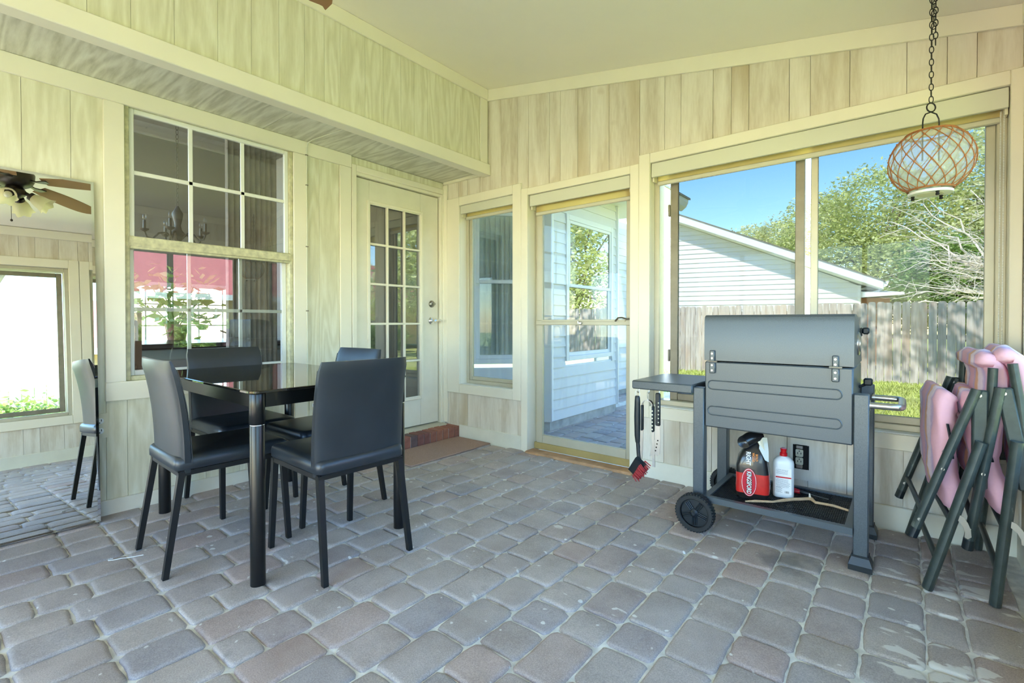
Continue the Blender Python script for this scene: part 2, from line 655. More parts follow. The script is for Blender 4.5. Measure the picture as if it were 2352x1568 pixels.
def roundrect(w, h, r, k=4):
    """closed outline of a rounded rectangle centred at 0"""
    out = []
    for cx, cy, a in ((w / 2 - r, h / 2 - r, 0), (-w / 2 + r, h / 2 - r, PI / 2), (-w / 2 + r, -h / 2 + r, PI), (w / 2 - r, -h / 2 + r, 1.5 * PI)):
        out += [(cx + r * math.cos(a + PI / 2 * i / k), cy + r * math.sin(a + PI / 2 * i / k)) for i in range(k + 1)]
    return out


# ---------------------------------------------------------------- room shell
CZ = lambda x: 2.97 - 0.1825 * (x - 0.54)      # sloped ceiling height
YB = -5.6                                       # near end of the room behind the camera
XR = 3.68

# floor: sand bed + pavers
floor = MB().box(-0.05, XR + 0.02, YB, 0.16, -0.12, -0.0095).build('floor', M['sand'])
tag(floor, 'porch floor of grey concrete pavers laid in rows', 'floor', kind='structure')


def paver_mesh(L, Wd, seed):
    rr = random.Random(seed)
    out = []
    n = 0
    base = roundrect(Wd - 0.006, L - 0.006, 0.022, 3)
    # add mid-edge points for a wavy tumbled outline
    pts = []
    for i in range(len(base)):
        a, b = base[i], base[(i + 1) % len(base)]
        pts.append(a)
        d = math.hypot(a[0] - b[0], a[1] - b[1])
        if d > 0.06:
            for k in (1, 2):
                t = k / 3
                pts.append((a[0] + (b[0] - a[0]) * t, a[1] + (b[1] - a[1]) * t))
    J = [(x + rr.uniform(-.0026, .0026), y + rr.uniform(-.0026, .0026)) for x, y in pts]
    sc = lambda q, s: [(x - s * (1 if x > 0 else -1) * min(1, abs(x) / 0.03), y - s * (1 if y > 0 else -1) * min(1, abs(y) / 0.03)) for x, y in q]
    tilt = (rr.uniform(-.006, .006), rr.uniform(-.006, .006))
    rings = []
    for s, z in ((0, -0.03), (0, -0.0085), (0.003, -0.004), (0.009, -0.0008), (0.016, 0.0)):
        rings.append([(x, y, z + x * tilt[0] + y * tilt[1]) for x, y in sc(J, s)])
    return MB().loft(rings).mesh('paver', M['paver'], True, 60)


PM = {L: [paver_mesh(L, 0.16, 100 + i + int(L * 1000)) for i in range(7)] for L in (0.16, 0.24, 0.20)}
PNARROW = [paver_mesh(L, 0.107, 300 + i) for i, L in enumerate((0.24, 0.24, 0.16))]
rows = [(3.393, 0.107), (3.527, 0.16)] + [(3.34 - 0.08 - 0.16 * k, 0.16) for k in range(21)]
slots = []
for xr, wd in rows:
    fixed = [0.0]
    if xr < 1.95:
        fixed += [-2.472, -2.885]
    fixed.append(-4.6 if xr > 0 else -4.6)
    for a, b in zip(fixed[:-1], fixed[1:]):
        y = a - (R.choice((0.03, 0.0, 0.08, 0.12)) if a == 0.0 else 0.0)
        if y < a - 0.02:
            slots.append((xr, wd, a, y))
        while y > b + 0.001:
            L = R.choice((0.16, 0.24, 0.24, 0.16, 0.20))
            if y - L < b + 0.09:
                L = y - b
            slots.append((xr, wd, y, y - L))
            y -= L
cx, cy = 3.284, -3.045
fwd = (-math.sin(0.683813), math.cos(0.683813))


def seen(x, y):
    dx, dy = x - cx, y - cy
    z = dx * fwd[0] + dy * fwd[1]
    s = dx * fwd[1] - dy * fwd[0]
    return z > 0.95 and abs(s) < z * 1.16


cand = [s for s in slots if s[2] - s[3] > 0.05]
vis = sorted([s for s in cand if seen(s[0], (s[2] + s[3]) / 2)], key=lambda s: (s[0] - cx) ** 2 + ((s[2] + s[3]) / 2 - cy) ** 2)
near, rest = vis[:298], [s for s in cand if s not in vis[:298]]
bed = MB()
for xr, wd, a, b in near + rest:
    L = a - b
    y = (a + b) / 2
    if wd < 0.15:
        me, L0 = R.choice(PNARROW[:2] if L > .19 else PNARROW[2:]), (0.24 if L > .19 else 0.16)
    else:
        L0 = min((0.16, 0.20, 0.24), key=lambda q: abs(q - L))
        me = R.choice(PM[L0])
    zz = R.uniform(-0.0025, 0.0025)
    if (xr, wd, a, b) in near:
        o = link('paver', me, floor, (xr, y, zz))
        o.scale = (1, L / L0, 1)
        if R.random() < .5:
            o.rotation_euler = (0, 0, PI)
    else:
        bed.add([(v.co.x + xr, v.co.y * L / L0 + y, v.co.z + zz) for v in me.vertices], [tuple(p.vertices) for p in me.polygons])
tag(bed.build('paver_bed', M['paver'], floor, True, 60), kind='stuff')

# ceiling
ce = MB().hexa([(0.50, YB, CZ(0.5)), (XR + .1, YB, CZ(XR + .1)), (XR + .1, 0.14, CZ(XR + .1)), (0.5, 0.14, CZ(0.5)),
                (0.50, YB, CZ(0.5) + .1), (XR + .1, YB, CZ(XR + .1) + .1), (XR + .1, 0.14, CZ(XR + .1) + .1), (0.5, 0.14, CZ(0.5) + .1)]).build('ceiling', M['ceil'], smooth=False)
tag(ce, 'plain cream ceiling sloping down to the right', 'ceiling', kind='structure')
# porch roof above, keeps the sky out
MB().hexa([(-1.5, YB - .15, 3.45), (XR + .5, YB - .15, 2.62), (XR + .5, .5, 2.62), (-1.5, .5, 3.45), (-1.5, YB - .15, 3.52), (XR + .5, YB - .15, 2.69), (XR + .5, .5, 2.69), (-1.5, .5, 3.52)]).build('roof', M['alu_dark'], smooth=False)
tag(bpy.data.objects['roof'], 'porch roof deck above the sloped ceiling', 'roof', kind='structure')


def wall_pieces(mb, u0, u1, zb, ztop, opens, emit):
    """split [u0,u1] x [zb, ztop(u)] around openings; emit(mb,a,b,z0,(za,zb_top))"""
    cuts = sorted({u0, u1} | {c for o in opens for c in o[:2] if u0 < c < u1})
    for a, b in zip(cuts[:-1], cuts[1:]):
        m = (a + b) / 2
        segs, z = [], zb
        for o in sorted([o for o in opens if o[0] < m < o[1]], key=lambda o: o[2]):
            if o[2] > z + 1e-4:
                segs.append((z, o[2], o[2]))
            z = o[3]
        if ztop(m) > z + 1e-3:
            segs.append((z, ztop(a), ztop(b)))
        for z0, ta, tb in segs:
            emit(mb, a, b, z0, ta, tb)


def emitB(y0, y1):
    def e(mb, a, b, z0, ta, tb):
        mb.hexa([(a, y0, z0), (b, y0, z0), (b, y1, z0), (a, y1, z0), (a, y0, ta), (b, y0, tb), (b, y1, tb), (a, y1, ta)])
    return e


def emitA(x0, x1):
    def e(mb, a, b, z0, ta, tb):
        mb.hexa([(x0, a, z0), (x1, a, z0), (x1, b, z0), (x0, b, z0), (x0, a, ta), (x1, a, ta), (x1, b, tb), (x0, b, tb)])
    return e


# far wall (with the storm door and two windows): core + one object per plank
OB = [(0.135, 0.855, 0.42, 2.08), (0.945, 1.875, 0.0, 2.045), (1.945, 3.655, 0.43, 2.09)]
mb = MB()
wall_pieces(mb, -0.14, XR + .1, -0.05, CZ, OB, emitB(0.014, 0.14))
wall_far = tag(mb.build('wall_far', M['planks'], smooth=False), 'far porch wall of whitewashed vertical planks', 'wall', kind='structure')
bx = [-0.0, .075, .19, .30, .45, .689, .863, .972, 1.17, 1.269, 1.42, 1.523, 1.673, 1.90, 2.07, 2.175, 2.37, 2.474, 2.57, 2.775, 2.875, 3.05, 3.278, 3.424, 3.525, 3.672]
for i, (a, b) in enumerate(zip(bx[:-1], bx[1:])):
    mb = MB()
    wall_pieces(mb, a + .0012, b - .0012, 0.02, lambda x: CZ(x) - .03, OB, emitB(R.uniform(-.002, .0015), 0.0135))
    mb.build('plank', M['planks'], wall_far, smooth=False)

# left wall (house wall): window and french door
OA = [(-2.345, -1.395, 0.655, 2.23), (-0.94, -0.035, 0.0, 2.16)]
mb = MB()
wall_pieces(mb, YB, 0.0, -0.05, lambda y: 2.29, OA, emitA(-0.14, -0.014))
wall_left = tag(mb.build('wall_left', M['panel'], smooth=False), 'left house wall of pickled wood panelling', 'wall', kind='structure')
gy = [0.0, -0.10, -0.215]
y = -0.957
gy = [-0.0, -0.957, -1.057, -1.215, -1.316, -1.40, -1.60, -1.76, -1.95, -2.10, -2.33, -2.42, -2.551, -2.727, -2.83, -3.02, -3.16, -3.4, -3.6, -3.9, -4.3, -4.8, -5.2, YB]
for a, b in zip(gy[1:], gy[:-1]):
    mb = MB()
    wall_pieces(mb, a + .0008, b - .0008, 0.02, lambda y: 2.283, OA, emitA(-0.0135, R.uniform(-.001, .001)))
    mb.build('plank', M['panel'], wall_left, smooth=False)

# upper left wall above the soffit
wu = tag(MB().box(0.42, 0.527, YB, 0.0, 2.30, 3.02).build('wall_upper', M['panel'], smooth=False), 'upper left wall of grooved pickled panelling above the eave', 'wall', kind='structure')
yu = [0.0, -.09, -.30, -.48, -.666, -.79, -.905, -1.05, -1.193, -1.373, -1.48, -1.602, -1.752, -1.90, -2.064, -2.255, -2.424, -2.576, -2.75, -2.9, -3.1, -3.3, -3.5, -3.8, -4.2, -4.6, -5.0, YB]
for a, b in zip(yu[1:], yu[:-1]):
    MB().box(0.5275, 0.54 + R.uniform(-.0008, .0008), a + .0008, b - .0008, 2.30, 2.99).build('plank', M['panel'], wu, smooth=False)

# soffit: boards running out from the house wall
so = tag(MB().box(-0.14, 0.50, YB, 0.0, 2.30, 2.33).build('soffit', M['soffit'], smooth=False), 'boxed eave soffit of pickled boards over the house wall', 'soffit', kind='structure')
ys = [0.0, -.62, -1.61, -2.85, -4.1, YB]
for a, b in zip(ys[1:], ys[:-1]):
    MB().box(0.0, 0.49, a + .002, b - .002, 2.286, 2.2995).build('soffit_board', M['soffit'], so, smooth=False)

# right wall with two sliding windows, near wall with two tall openings added to let daylight in
OR = [(-3.95, -2.03, 0.45, 2.0), (-1.86, -0.22, 0.45, 2.0)]
mb = MB()
wall_pieces(mb, YB, 0.14, -0.05, lambda y: CZ(XR) + .05, OR, emitA(XR + .0135, XR + .14))
wall_right = tag(mb.build('wall_right', M['planks'], smooth=False), 'right porch wall of whitewashed planks with sliding windows', 'wall', kind='structure')
yr = [-0.0, -.1, -.25, -.5, -.68, -.9, -1.1, -1.3, -1.5, -1.7, -1.86, -1.95, -2.1, -2.28, -2.4, -2.6, -2.75, -2.95, -3.2, -3.4, -3.6, -3.85, -4.1, -4.5, -5.0, YB]
for a, b in zip(yr[1:], yr[:-1]):
    mb = MB()
    wall_pieces(mb, a + .001, b - .001, 0.02, lambda y: CZ(XR) - .01, OR, emitA(XR + R.uniform(-.001, .001), XR + .013))
    mb.build('plank', M['planks'], wall_right, smooth=False)
ON = [(0.30, 1.88, 0.12, 2.22), (2.02, 3.58, 0.12, 2.22)]
mb = MB()
wall_pieces(mb, -0.14, XR + .14, -0.05, CZ, ON, emitB(YB - .14, YB))
tag(mb.build('wall_near', M['planks'], smooth=False), 'near porch wall behind the viewpoint', 'wall', kind='structure')
mb = MB()
for a, b, c, d in ON:
    mb.frame_xz(a - .07, b + .07, c - .08, d + .08, .075, YB, YB + .02)
    mb.frame_xz(a, b, c, d, .05, YB - .1, YB - .03)
    mb.box((a + b) / 2 - .03, (a + b) / 2 + .03, YB - .1, YB - .03, c, d)
tag(mb.build('trim_7', M['trim']), 'casings and frames of the openings added to the near wall for daylight', 'trim', kind='structure')

# eave beam at the edge of the soffit
tag(MB().cbox(0.485, 0.573, YB, -0.001, 2.248, 2.342, .004).build('trim_1', M['trim']), 'painted beam along the edge of the boxed eave', 'trim', kind='structure')
tag(MB().cbox(0.02, 0.484, -0.03, -0.001, 2.262, 2.2855, .003).build('trim_8', M['trim']), 'short trim strip closing the eave at the far wall', 'trim', kind='structure')
# rake trims at the ceiling
tag(MB().cbox(0.541, 0.557, YB, -0.017, 2.875, 2.967, .003).cbox(.541, .552, -.10, -.017, 2.343, 2.88, .002).build('trim_2', M['trim']), 'flat ceiling trim along the upper left wall', 'trim', kind='structure')
x0, x1 = 0.541, XR
tag(MB().hexa([(x0, -.016, CZ(x0) - .093), (x1, -.016, CZ(x1) - .093), (x1, -.0022, CZ(x1) - .093), (x0, -.0022, CZ(x0) - .093),
               (x0, -.016, CZ(x0) - .001), (x1, -.016, CZ(x1) - .001), (x1, -.0022, CZ(x1) - .001), (x0, -.0022, CZ(x0) - .001)]).build('trim_3', M['trim'], smooth=False),
    'sloping ceiling trim along the far wall', 'trim', kind='structure')
tag(MB().cbox(XR - .016, XR - .0015, YB, -.02, CZ(XR) - .09, CZ(XR) - .003, .003).build('trim_4', M['trim']), 'ceiling trim along the right wall', 'trim', kind='structure')
# header and posts on the left wall
h = MB().cbox(0.0015, .018, YB, -0.96, 2.19, 2.2855, .003)
h.cbox(.0015, .017, -2.425, -2.336, .70, 2.19, .003).cbox(.0015, .017, -1.408, -1.317, .10, 2.19, .003).cbox(.0015, .017, -1.056, -0.962, .10, 2.19, .003)
h.cbox(.0015, .0165, -2.425, -1.408, .60, .70, .003)
tag(h.build('trim_5', M['trim']), 'flat cream boards framing the panels of the left wall', 'trim', kind='structure')
tag(MB().cbox(.0015, .014, YB, -0.962, -.02, .078, .004).build('baseboard_left', M['trim2']), 'worn cream baseboard along the left wall', 'baseboard', kind='structure')
tag(MB().cbox(0.205, .909, -.016, -.0022, -.02, .112, .004).build('baseboard_far', M['trim2']).__class__ and bpy.data.objects['baseboard_far'], 'cream baseboard under the narrow window', 'baseboard', kind='structure')
tag(MB().cbox(1.905, XR - .002, -.016, -.0022, -.02, .112, .004).build('baseboard_back', M['trim2']), 'cream baseboard under the wide window behind the grill', 'baseboard', kind='structure')
tag(MB().cbox(XR - .015, XR - .0015, YB, -.02, -.02, .112, .004).build('baseboard_right', M['trim2']), 'cream baseboard along the right wall', 'baseboard', kind='structure')
# posts of the far wall
tag(MB().cbox(0.004, .058, -.018, -.0022, .112, 2.26, .003).cbox(.909, .972, -.018, .13, -.01, 2.075, .003).build('trim_6', M['trim']), 'corner strip and door post on the far wall', 'trim', kind='structure')

# ---------------------------------------------------------------- windows and doors of the far wall
def part(mb, name, m, parent, smooth=True, label=None, angle=38):
    o = mb.build(name, m, parent, smooth, angle)
    if label:
        o['label'] = label
    return o


def structure(name, label, cat):
    return thing(name, label, cat, kind='structure')


# narrow window
w = structure('window_1', 'narrow fixed window between the corner and the storm door', 'window')
mb = MB()
for q in ((.059, .212, .392, 2.125), (.821, .9085, .392, 2.125), (.212, .821, 2.05, 2.125), (.212, .821, .392, .472)):
    part(MB().cbox(q[0], q[1], -.019, -.0022, q[2], q[3], .003), 'casing_board', M['trim'], w)
part(MB().box(.135, .212, -.002, .14, .42, 2.08).box(.821, .856, -.002, .14, .42, 2.08).box(.212, .821, -.002, .14, 2.05, 2.08), 'jamb', M['trim'], w, False)
part(MB().cbox(.212, .821, -.004, .14, .42, .475, .003), 'sill', M['white'], w)
part(MB().frame_xz(.212, .821, .475, 2.05, .03, .075, .125).frame_xz(.242, .791, .505, 2.02, .032, .085, .112), 'window_frame', M['alu'], w)
part(MB().box(.274, .759, .097, .101, .537, 1.988), 'pane', M['glass_door'], w, False)

# storm door
d2 = structure('door_2', 'aluminium storm door with two glass panes in the far wall', 'door')
for q in ((1.839, 1.9015, -.01, 2.072), (.972, 1.839, 2.017, 2.072)):
    part(MB().cbox(q[0], q[1], -.019, -.0022, q[2], q[3], .003), 'casing_board', M['trim'], d2)
part(MB().box(1.839, 1.876, -.002, .14, 0, 2.046).box(.972, 1.839, -.002, .14, 2.017, 2.046), 'jamb', M['trim'], d2, False)
part(MB().cbox(.973, 1.004, .09, .135, .0, 2.017, .002).cbox(1.815, 1.838, .075, .135, .0, 2.017, .002).cbox(1.004, 1.815, .09, .135, 1.985, 2.017, .002), 'door_frame', M['alu'], d2)
part(MB().cbox(1.004, 1.060, .062, .092, .066, 1.985, .003).cbox(1.775, 1.815, .062, .092, .066, 1.985, .003).cbox(1.06, 1.775, .062, .092, .066, .133, .003)
     .cbox(1.06, 1.775, .062, .092, 1.93, 1.985, .003), 'door_stile', M['alu'], d2)
part(MB().cbox(1.004, 1.815, .052, .094, .998, 1.036, .004).cbox(1.06, 1.775, .046, .056, 1.024, 1.04, .002), 'mid_rail', M['alu'], d2)
part(MB().cbox(.985, 1.836, .055, .10, .016, .068, .003), 'kick_plate', plain('brassy_kick_plate', lin(188, 168, 112), 0.4, .25, var=.15, vscale=4), d2)
part(MB().box(1.06, 1.775, .076, .079, 1.03, 1.93), 'pane', M['glass_door'], d2, False)
part(MB().box(1.06, 1.775, .080, .083, .133, 1.0), 'pane', M['glass_door'], d2, False)
lt = part(MB().cbox(1.395, 1.43, .036, .05, 1.005, 1.022, .003).cbox(1.40, 1.41, .03, .04, 1.01, 1.03, .002), 'latch', M['steel'], d2)
part(MB().tube([(1.70, .045, 1.028), (1.73, .03, 1.05), (1.765, .02, 1.052), (1.80, .02, 1.042), (1.835, .03, 1.046)], .006, 6), 'handle', M['bronze'], d2)
part(MB().cbox(.976, 1.872, -.055, .05, -.008, .016, .006), 'threshold', plain('worn_pine', lin(190, 150, 112), .8, var=.25, vscale=10), d2)

# wide sliding window
w3 = structure('window_2', 'wide sliding window behind the grill with its left sash slid open', 'window')
for q in ((1.902, 1.978, .392, 2.125), (3.632, 3.674, .392, 2.125), (1.978, 3.632, 2.06, 2.125), (1.978, 3.632, .392, .470)):
    part(MB().cbox(q[0], q[1], -.019, -.0022, q[2], q[3], .003), 'casing_board', M['trim'], w3)
part(MB().box(1.944, 1.978, -.002, .14, .43, 2.09).box(3.632, 3.656, -.002, .14, .43, 2.09).box(1.978, 3.632, -.002, .14, 2.06, 2.09), 'jamb', M['trim'], w3, False)
part(MB().cbox(1.978, 3.632, -.004, .15, .43, .475, .003), 'sill', M['white'], w3)
part(MB().frame_xz(1.978, 3.632, .475, 2.06, .036, .06, .145, .032, .03), 'window_frame', M['alu'], w3)
part(MB().cbox(2.066, 2.118, .112, .134, .507, 2.03, .003).cbox(2.790, 2.838, .112, .134, .507, 2.03, .003).cbox(2.118, 2.79, .112, .134, .507, .552, .003).cbox(2.118, 2.79, .112, .134, 1.99, 2.03, .003), 'sash', M['alu_dark'], w3)  # darker metal puts the backlit shade of the left sash into its colour
part(MB().cbox(2.870, 2.905, .078, .10, .507, 2.03, .003).cbox(3.562, 3.597, .078, .10, .507, 2.03, .003).cbox(2.905, 3.562, .078, .10, .507, .545, .003).cbox(2.905, 3.562, .078, .10, 1.995, 2.03, .003), 'sash', M['alu'], w3)
part(MB().box(2.118, 2.79, .121, .125, .552, 1.99), 'pane', M['glass_tint'], w3, False)
part(MB().box(2.905, 3.562, .087, .091, .545, 1.995), 'pane', M['glass_tint'], w3, False)
part(MB().cbox(2.052, 2.066, .105, .125, .76, .84, .004).cbox(2.052, 2.066, .105, .125, 1.72, 1.80, .004), 'latch', M['alu_dark'], w3)
part(MB().frame_xz(3.535, 3.558, 1.57, 1.60, .0022, .0840, .0862), 'window_sticker', M['hole'], w3)


def shade(name, x0, x1, zt, zv, zh, label, chain=False):
    t = thing(name, label, 'blind', ((x0 + x1) / 2, 0, zt), group='roller shades of the far wall')
    L = t.location
    o = lambda mb: MB().add([(v[0] - L[0], v[1] - L[1], v[2] - L[2]) for v in mb.v], mb.f)
    part(o(MB().cbox(x0, x1, -.006, .012, zv, zt, .003).cbox(x0, x1, .012, .058, zt - .012, zt, .003)), 'valance', M['shade'], t)
    part(o(MB().tube([(x0 + .012, .038, zv + .03), (x1 - .012, .038, zv + .03)], .021, 12)), 'roller', M['roller'], t)
    part(o(MB().box(x0 + .02, x1 - .02, .0575, .0592, zh, zv + .03)), 'cloth', M['cloth_shade'], t)
    part(o(MB().cbox(x0 + .018, x1 - .018, .046, .064, zh - .026, zh + .004, .006)), 'hem_bar', M['hembar'], t)
    for bxx in (x0, x1 - .012):
        part(o(MB().cbox(bxx, bxx + .012, .012, .06, zv - .025, zt - .012, .002)), 'bracket', M['ivory'], t)
    if chain:
        m2 = MB()
        for k in range(150):
            for dx in (0, .011):
                m2.sphere((x1 - .022 + dx, .03, zv - .005 - k * .0072), .0030, 5, 4)
        part(o(m2), 'bead_chain', M['white'], t)['kind'] = 'stuff'
    return t


shade('roller_shade', .216, .817, 2.048, 1.975, 1.955, 'rolled-up cream shade at the top of the narrow window')
shade('roller_shade', .986, 1.832, 2.014, 1.928, 1.885, 'rolled-up cream shade above the storm door')
shade('roller_shade', 1.984, 3.628, 2.057, 1.966, 1.945, 'long rolled-up cream shade across the wide window', True)

# ---------------------------------------------------------------- left wall: sash window
wa = structure('window_3', 'double-hung house window with white grids looking into the dining room', 'window')
part(MB().box(-.14, .0, -2.346, -2.336, .655, 2.231).box(-.14, .0, -1.404, -1.394, .655, 2.231).box(-.14, 0, -2.336, -1.404, 2.218, 2.231).box(-.14, 0, -2.336, -1.404, .655, .70), 'jamb', M['grime'], wa, False)
part(MB().frame_yz(-2.336, -1.404, .70, 2.218, .024, -.10, -.004), 'window_frame', M['grime'], wa)
part(MB().cbox(-.02, .004, -2.318, -1.42, 1.436, 1.492, .006).cbox(-.03, -.004, -2.312, -1.428, 1.425, 1.44, .003), 'meeting_rail', M['grime'], wa)
up = part(MB().frame_yz(-2.312, -1.428, 1.468, 2.195, .026, -.046, -.022), 'upper_sash', M['white'], wa)
mm = MB()
for yy in (-2.012, -1.721):
    mm.cbox(-.041, -.027, yy - .011, yy + .011, 1.49, 2.18, .002)
mm.cbox(-.041, -.027, -2.29, -1.45, 1.836, 1.858, .002)
part(mm, 'muntin_grid', M['white'], up)
part(MB().box(-.035, -.032, -2.288, -1.452, 1.49, 2.172), 'pane', M['glass_house'], up, False)
lo = part(MB().frame_yz(-2.312, -1.428, .722, 1.47, .03, -.086, -.058), 'lower_sash', M['white_v'], wa)
mm = MB()
for yy in (-2.012, -1.721):
    mm.cbox(-.079, -.066, yy - .010, yy + .010, .75, 1.44, .002)
mm.cbox(-.079, -.066, -2.285, -1.455, 1.083, 1.104, .002)
part(mm, 'muntin_grid', M['white'], lo)
part(MB().box(-.064, -.061, -2.284, -1.456, .75, 1.442), 'pane', M['glass_house'], lo, False)

# french door
d1 = structure('door_1', 'cream french door with fifteen panes in the left wall', 'door')
yl, yr_, zb, zt = -.912, -.064, .122, 2.142
g0, g1, h0, h1 = -.787, -.268, .372, 1.96
part(MB().cbox(-.056, -.012, yl, g0, zb, zt, .003).cbox(-.056, -.012, g1, yr_, zb, zt, .003).cbox(-.056, -.012, g0, g1, zb, h0, .003).cbox(-.056, -.012, g0, g1, h1, zt, .003), 'door_slab', M['white'] if False else M['trim2'], d1)
part(MB().frame_yz(g0 - .022, g1 + .022, h0 - .022, h1 + .022, .022, -.013, .001).frame_yz(g0 - .006, g1 + .006, h0 - .006, h1 + .006, .014, -.02, -.006), 'lite_moulding', M['trim'], d1)
mm = MB()
for k in (1, 2):
    yy = g0 + (g1 - g0) * k / 3
    mm.cbox(-.03, -.006, yy - .009, yy + .009, h0, h1, .004)
for k in range(1, 5):
    zz = h0 + (h1 - h0) * k / 5
    mm.cbox(-.03, -.0065, g0, g1, zz - .009, zz + .009, .004)
part(mm, 'muntin_grid', M['trim'], d1)
for i in range(3):
    for j in range(5):
        a = g0 + (g1 - g0) * i / 3
        c = h0 + (h1 - h0) * j / 5
        part(MB().box(-.034, -.031, a + .002, a + (g1 - g0) / 3 - .002, c + .002, c + (h1 - h0) / 5 - .002), 'pane', M['glass_house'], d1, False)
for a, b, c, d, x in ((-.958, -.918, .10, 2.225, .019), (-.028, -.003, .10, 2.225, .019), (-.918, -.028, 2.175, 2.225, .019)):
    part(MB().cbox(.0015, x, a, b, c, d, .004), 'casing_board', M['trim'], d1)
part(MB().cbox(-.12, .010, -.94, -.919, .10, 2.175, .003).cbox(-.12, .010, -.052, -.0285, .10, 2.175, .003).cbox(-.12, .010, -.919, -.052, 2.15, 2.175, .003), 'jamb', M['trim'], d1)
part(MB().box(-.10, -.045, -.0645, -.052, .12, 2.15).box(-.10, -.045, -.919, -.911, .12, 2.15).box(-.1, -.045, -.92, -.052, 2.1425, 2.151), 'door_gap_shade', M['hole'], d1, False)  # dark boxes stand in for the shade in the gap around the door
part(MB().prism([(-.12, .0), (.075, .0), (.075, .095), (.06, .104), (-.12, .121)], 'y', -.94, -.03), 'door_sill', M['alu'], d1)
kb = MB().lathe([(.031, -.013), (.031, -.004), (.024, .003), (.02, .006), (.012, .008), (.012, .03)], (0, -.142, 1.183), 18, 'x')
part(kb, 'deadbolt', M['bronze'], d1)
kb = MB().lathe([(.033, -.013), (.033, -.005), (.026, .003), (.011, .006), (.011, .048), (.0, .05)], (0, -.146, 1.032), 18, 'x')
kb.tube([(.042, -.158, 1.030), (.046, -.13, 1.036), (.044, -.09, 1.042), (.040, -.062, 1.030)], [.011, .010, .009, .008], 8)
part(kb, 'lever_handle', M['chrome'], d1)

# sliding windows of the right wall
for nm, a, b, lab in (('window_4', -3.95, -2.03, 'sliding window of the right wall seen in the mirror'), ('window_5', -1.86, -.22, 'sliding window of the right wall nearest the corner')):
    wr = structure(nm, lab, 'window')
    for q in ((a - .09, a, .36, 2.09), (b, b + .09, .36, 2.09), (a, b, 2.0, 2.09), (a, b, .36, .45)):
        part(MB().cbox(XR - .018, XR - .0015, q[0], q[1], q[2], q[3], .003), 'casing_board', M['trim'], wr)
    part(MB().frame_yz(a, b, .45, 2.0, .035, XR, XR + .13), 'window_frame', M['alu'], wr)
    m = (a + b) / 2
    part(MB().frame_yz(a + .04, m + .03, .49, 1.96, .045, XR + .07, XR + .09).frame_yz(m - .03, b - .04, .49, 1.96, .045, XR + .095, XR + .115), 'sash', M['alu_dark'], wr)
    part(MB().box(XR + .078, XR + .081, a + .08, m - .01, .53, 1.92), 'pane', M['glass'], wr, False)
    part(MB().box(XR + .104, XR + .107, m + .01, b - .08, .53, 1.92), 'pane', M['glass'], wr, False)

# thin cable stapled under the eave, down the post
cb = MB().tube([(.475, -5.2, 2.2815), (.478, -2.6, 2.281), (.48, -1.5, 2.282), (.474, -1.33, 2.2815), (.45, -1.275, 2.2815), (.30, -1.29, 2.2815), (.10, -1.312, 2.2815), (.04, -1.318, 2.272), (.022, -1.318, 2.24),
                (.0215, -1.317, 2.12), (.0215, -1.319, 1.98), (.0215, -1.3175, 1.7), (.0215, -1.320, 1.3), (.0215, -1.318, .95), (.0215, -1.3195, .56)], .0042, 6)
cable = thing('cable', 'thin painted cable stapled under the eave and down the post', 'cable', (.02, -1.318, .5))
o = part(cb, 'wire', M['shade'], cable)
o.location = (-.02, 1.318, -.5)
STP = [(.468, .488, yy - .004, yy + .004, 2.276, 2.2858) for yy in (-2.6, -2.1, -1.62)] + [(.018, .0265, -1.328, -1.308, zz - .004, zz + .004) for zz in (2.19, 1.98, 1.55, 1.1)]
for q in STP:
    part(MB().cbox(*q, .002), 'staple', M['alu_dark'], cable).location = (-.02, 1.318, -.5)


# outlets
def outlet(name, label, pos, normal, w=.07, h=.115):
    """duplex outlet; local y is the way it faces"""
    rz = {'x': -PI / 2, 'y': PI}[normal]
    t = thing(name, label, 'outlet', pos, rz)
    part(MB().prism([(p[0], p[1]) for p in roundrect(w, h, .006, 2)], 'y', 0, .005), 'cover_plate', M['ivory'], t)
    for s in (-1, 1):
        f = part(MB().prism([(p[0], p[1] + s * .026) for p in roundrect(.034, .03, .012, 3)], 'y', .003, .0075), 'socket_face', M['white'], t)
        for q in (MB().box(-.009, -.006, .006, .0078, s * .026 - .002, s * .026 + .009), MB().box(.006, .009, .006, .0078, s * .026 - .002, s * .026 + .008),
                  MB().lathe([(.0028, .006), (.0028, .0078)], (0, 0, s * .026 - .009), 8, 'y')):
            part(q, 'slot', M['hole'], f)
    return t


ol = outlet('wall_outlet', 'white outlet with a plug, low on the left wall behind the table', (.002, -1.262, .455), 'x')
part(MB().cbox(-.02, .02, .006, .04, .012, .05, .006).tube([(0, .04, .03), (.0, .055, .0), (-.02, .05, -.035), (-.05, .03, -.025), (-.055, .02, .05)], .004, 6), 'plug', M['ivory'], ol)
outlet('wall_outlet', 'ivory outlet half hidden by the right edge of the mirror', (.002, -2.449, .475), 'x', .072, .13)
outlet('wall_outlet', 'white outlet low on the right wall below the window, seen in the mirror', (XR - .004, -1.93, .35), 'x').rotation_euler[2] = PI / 2
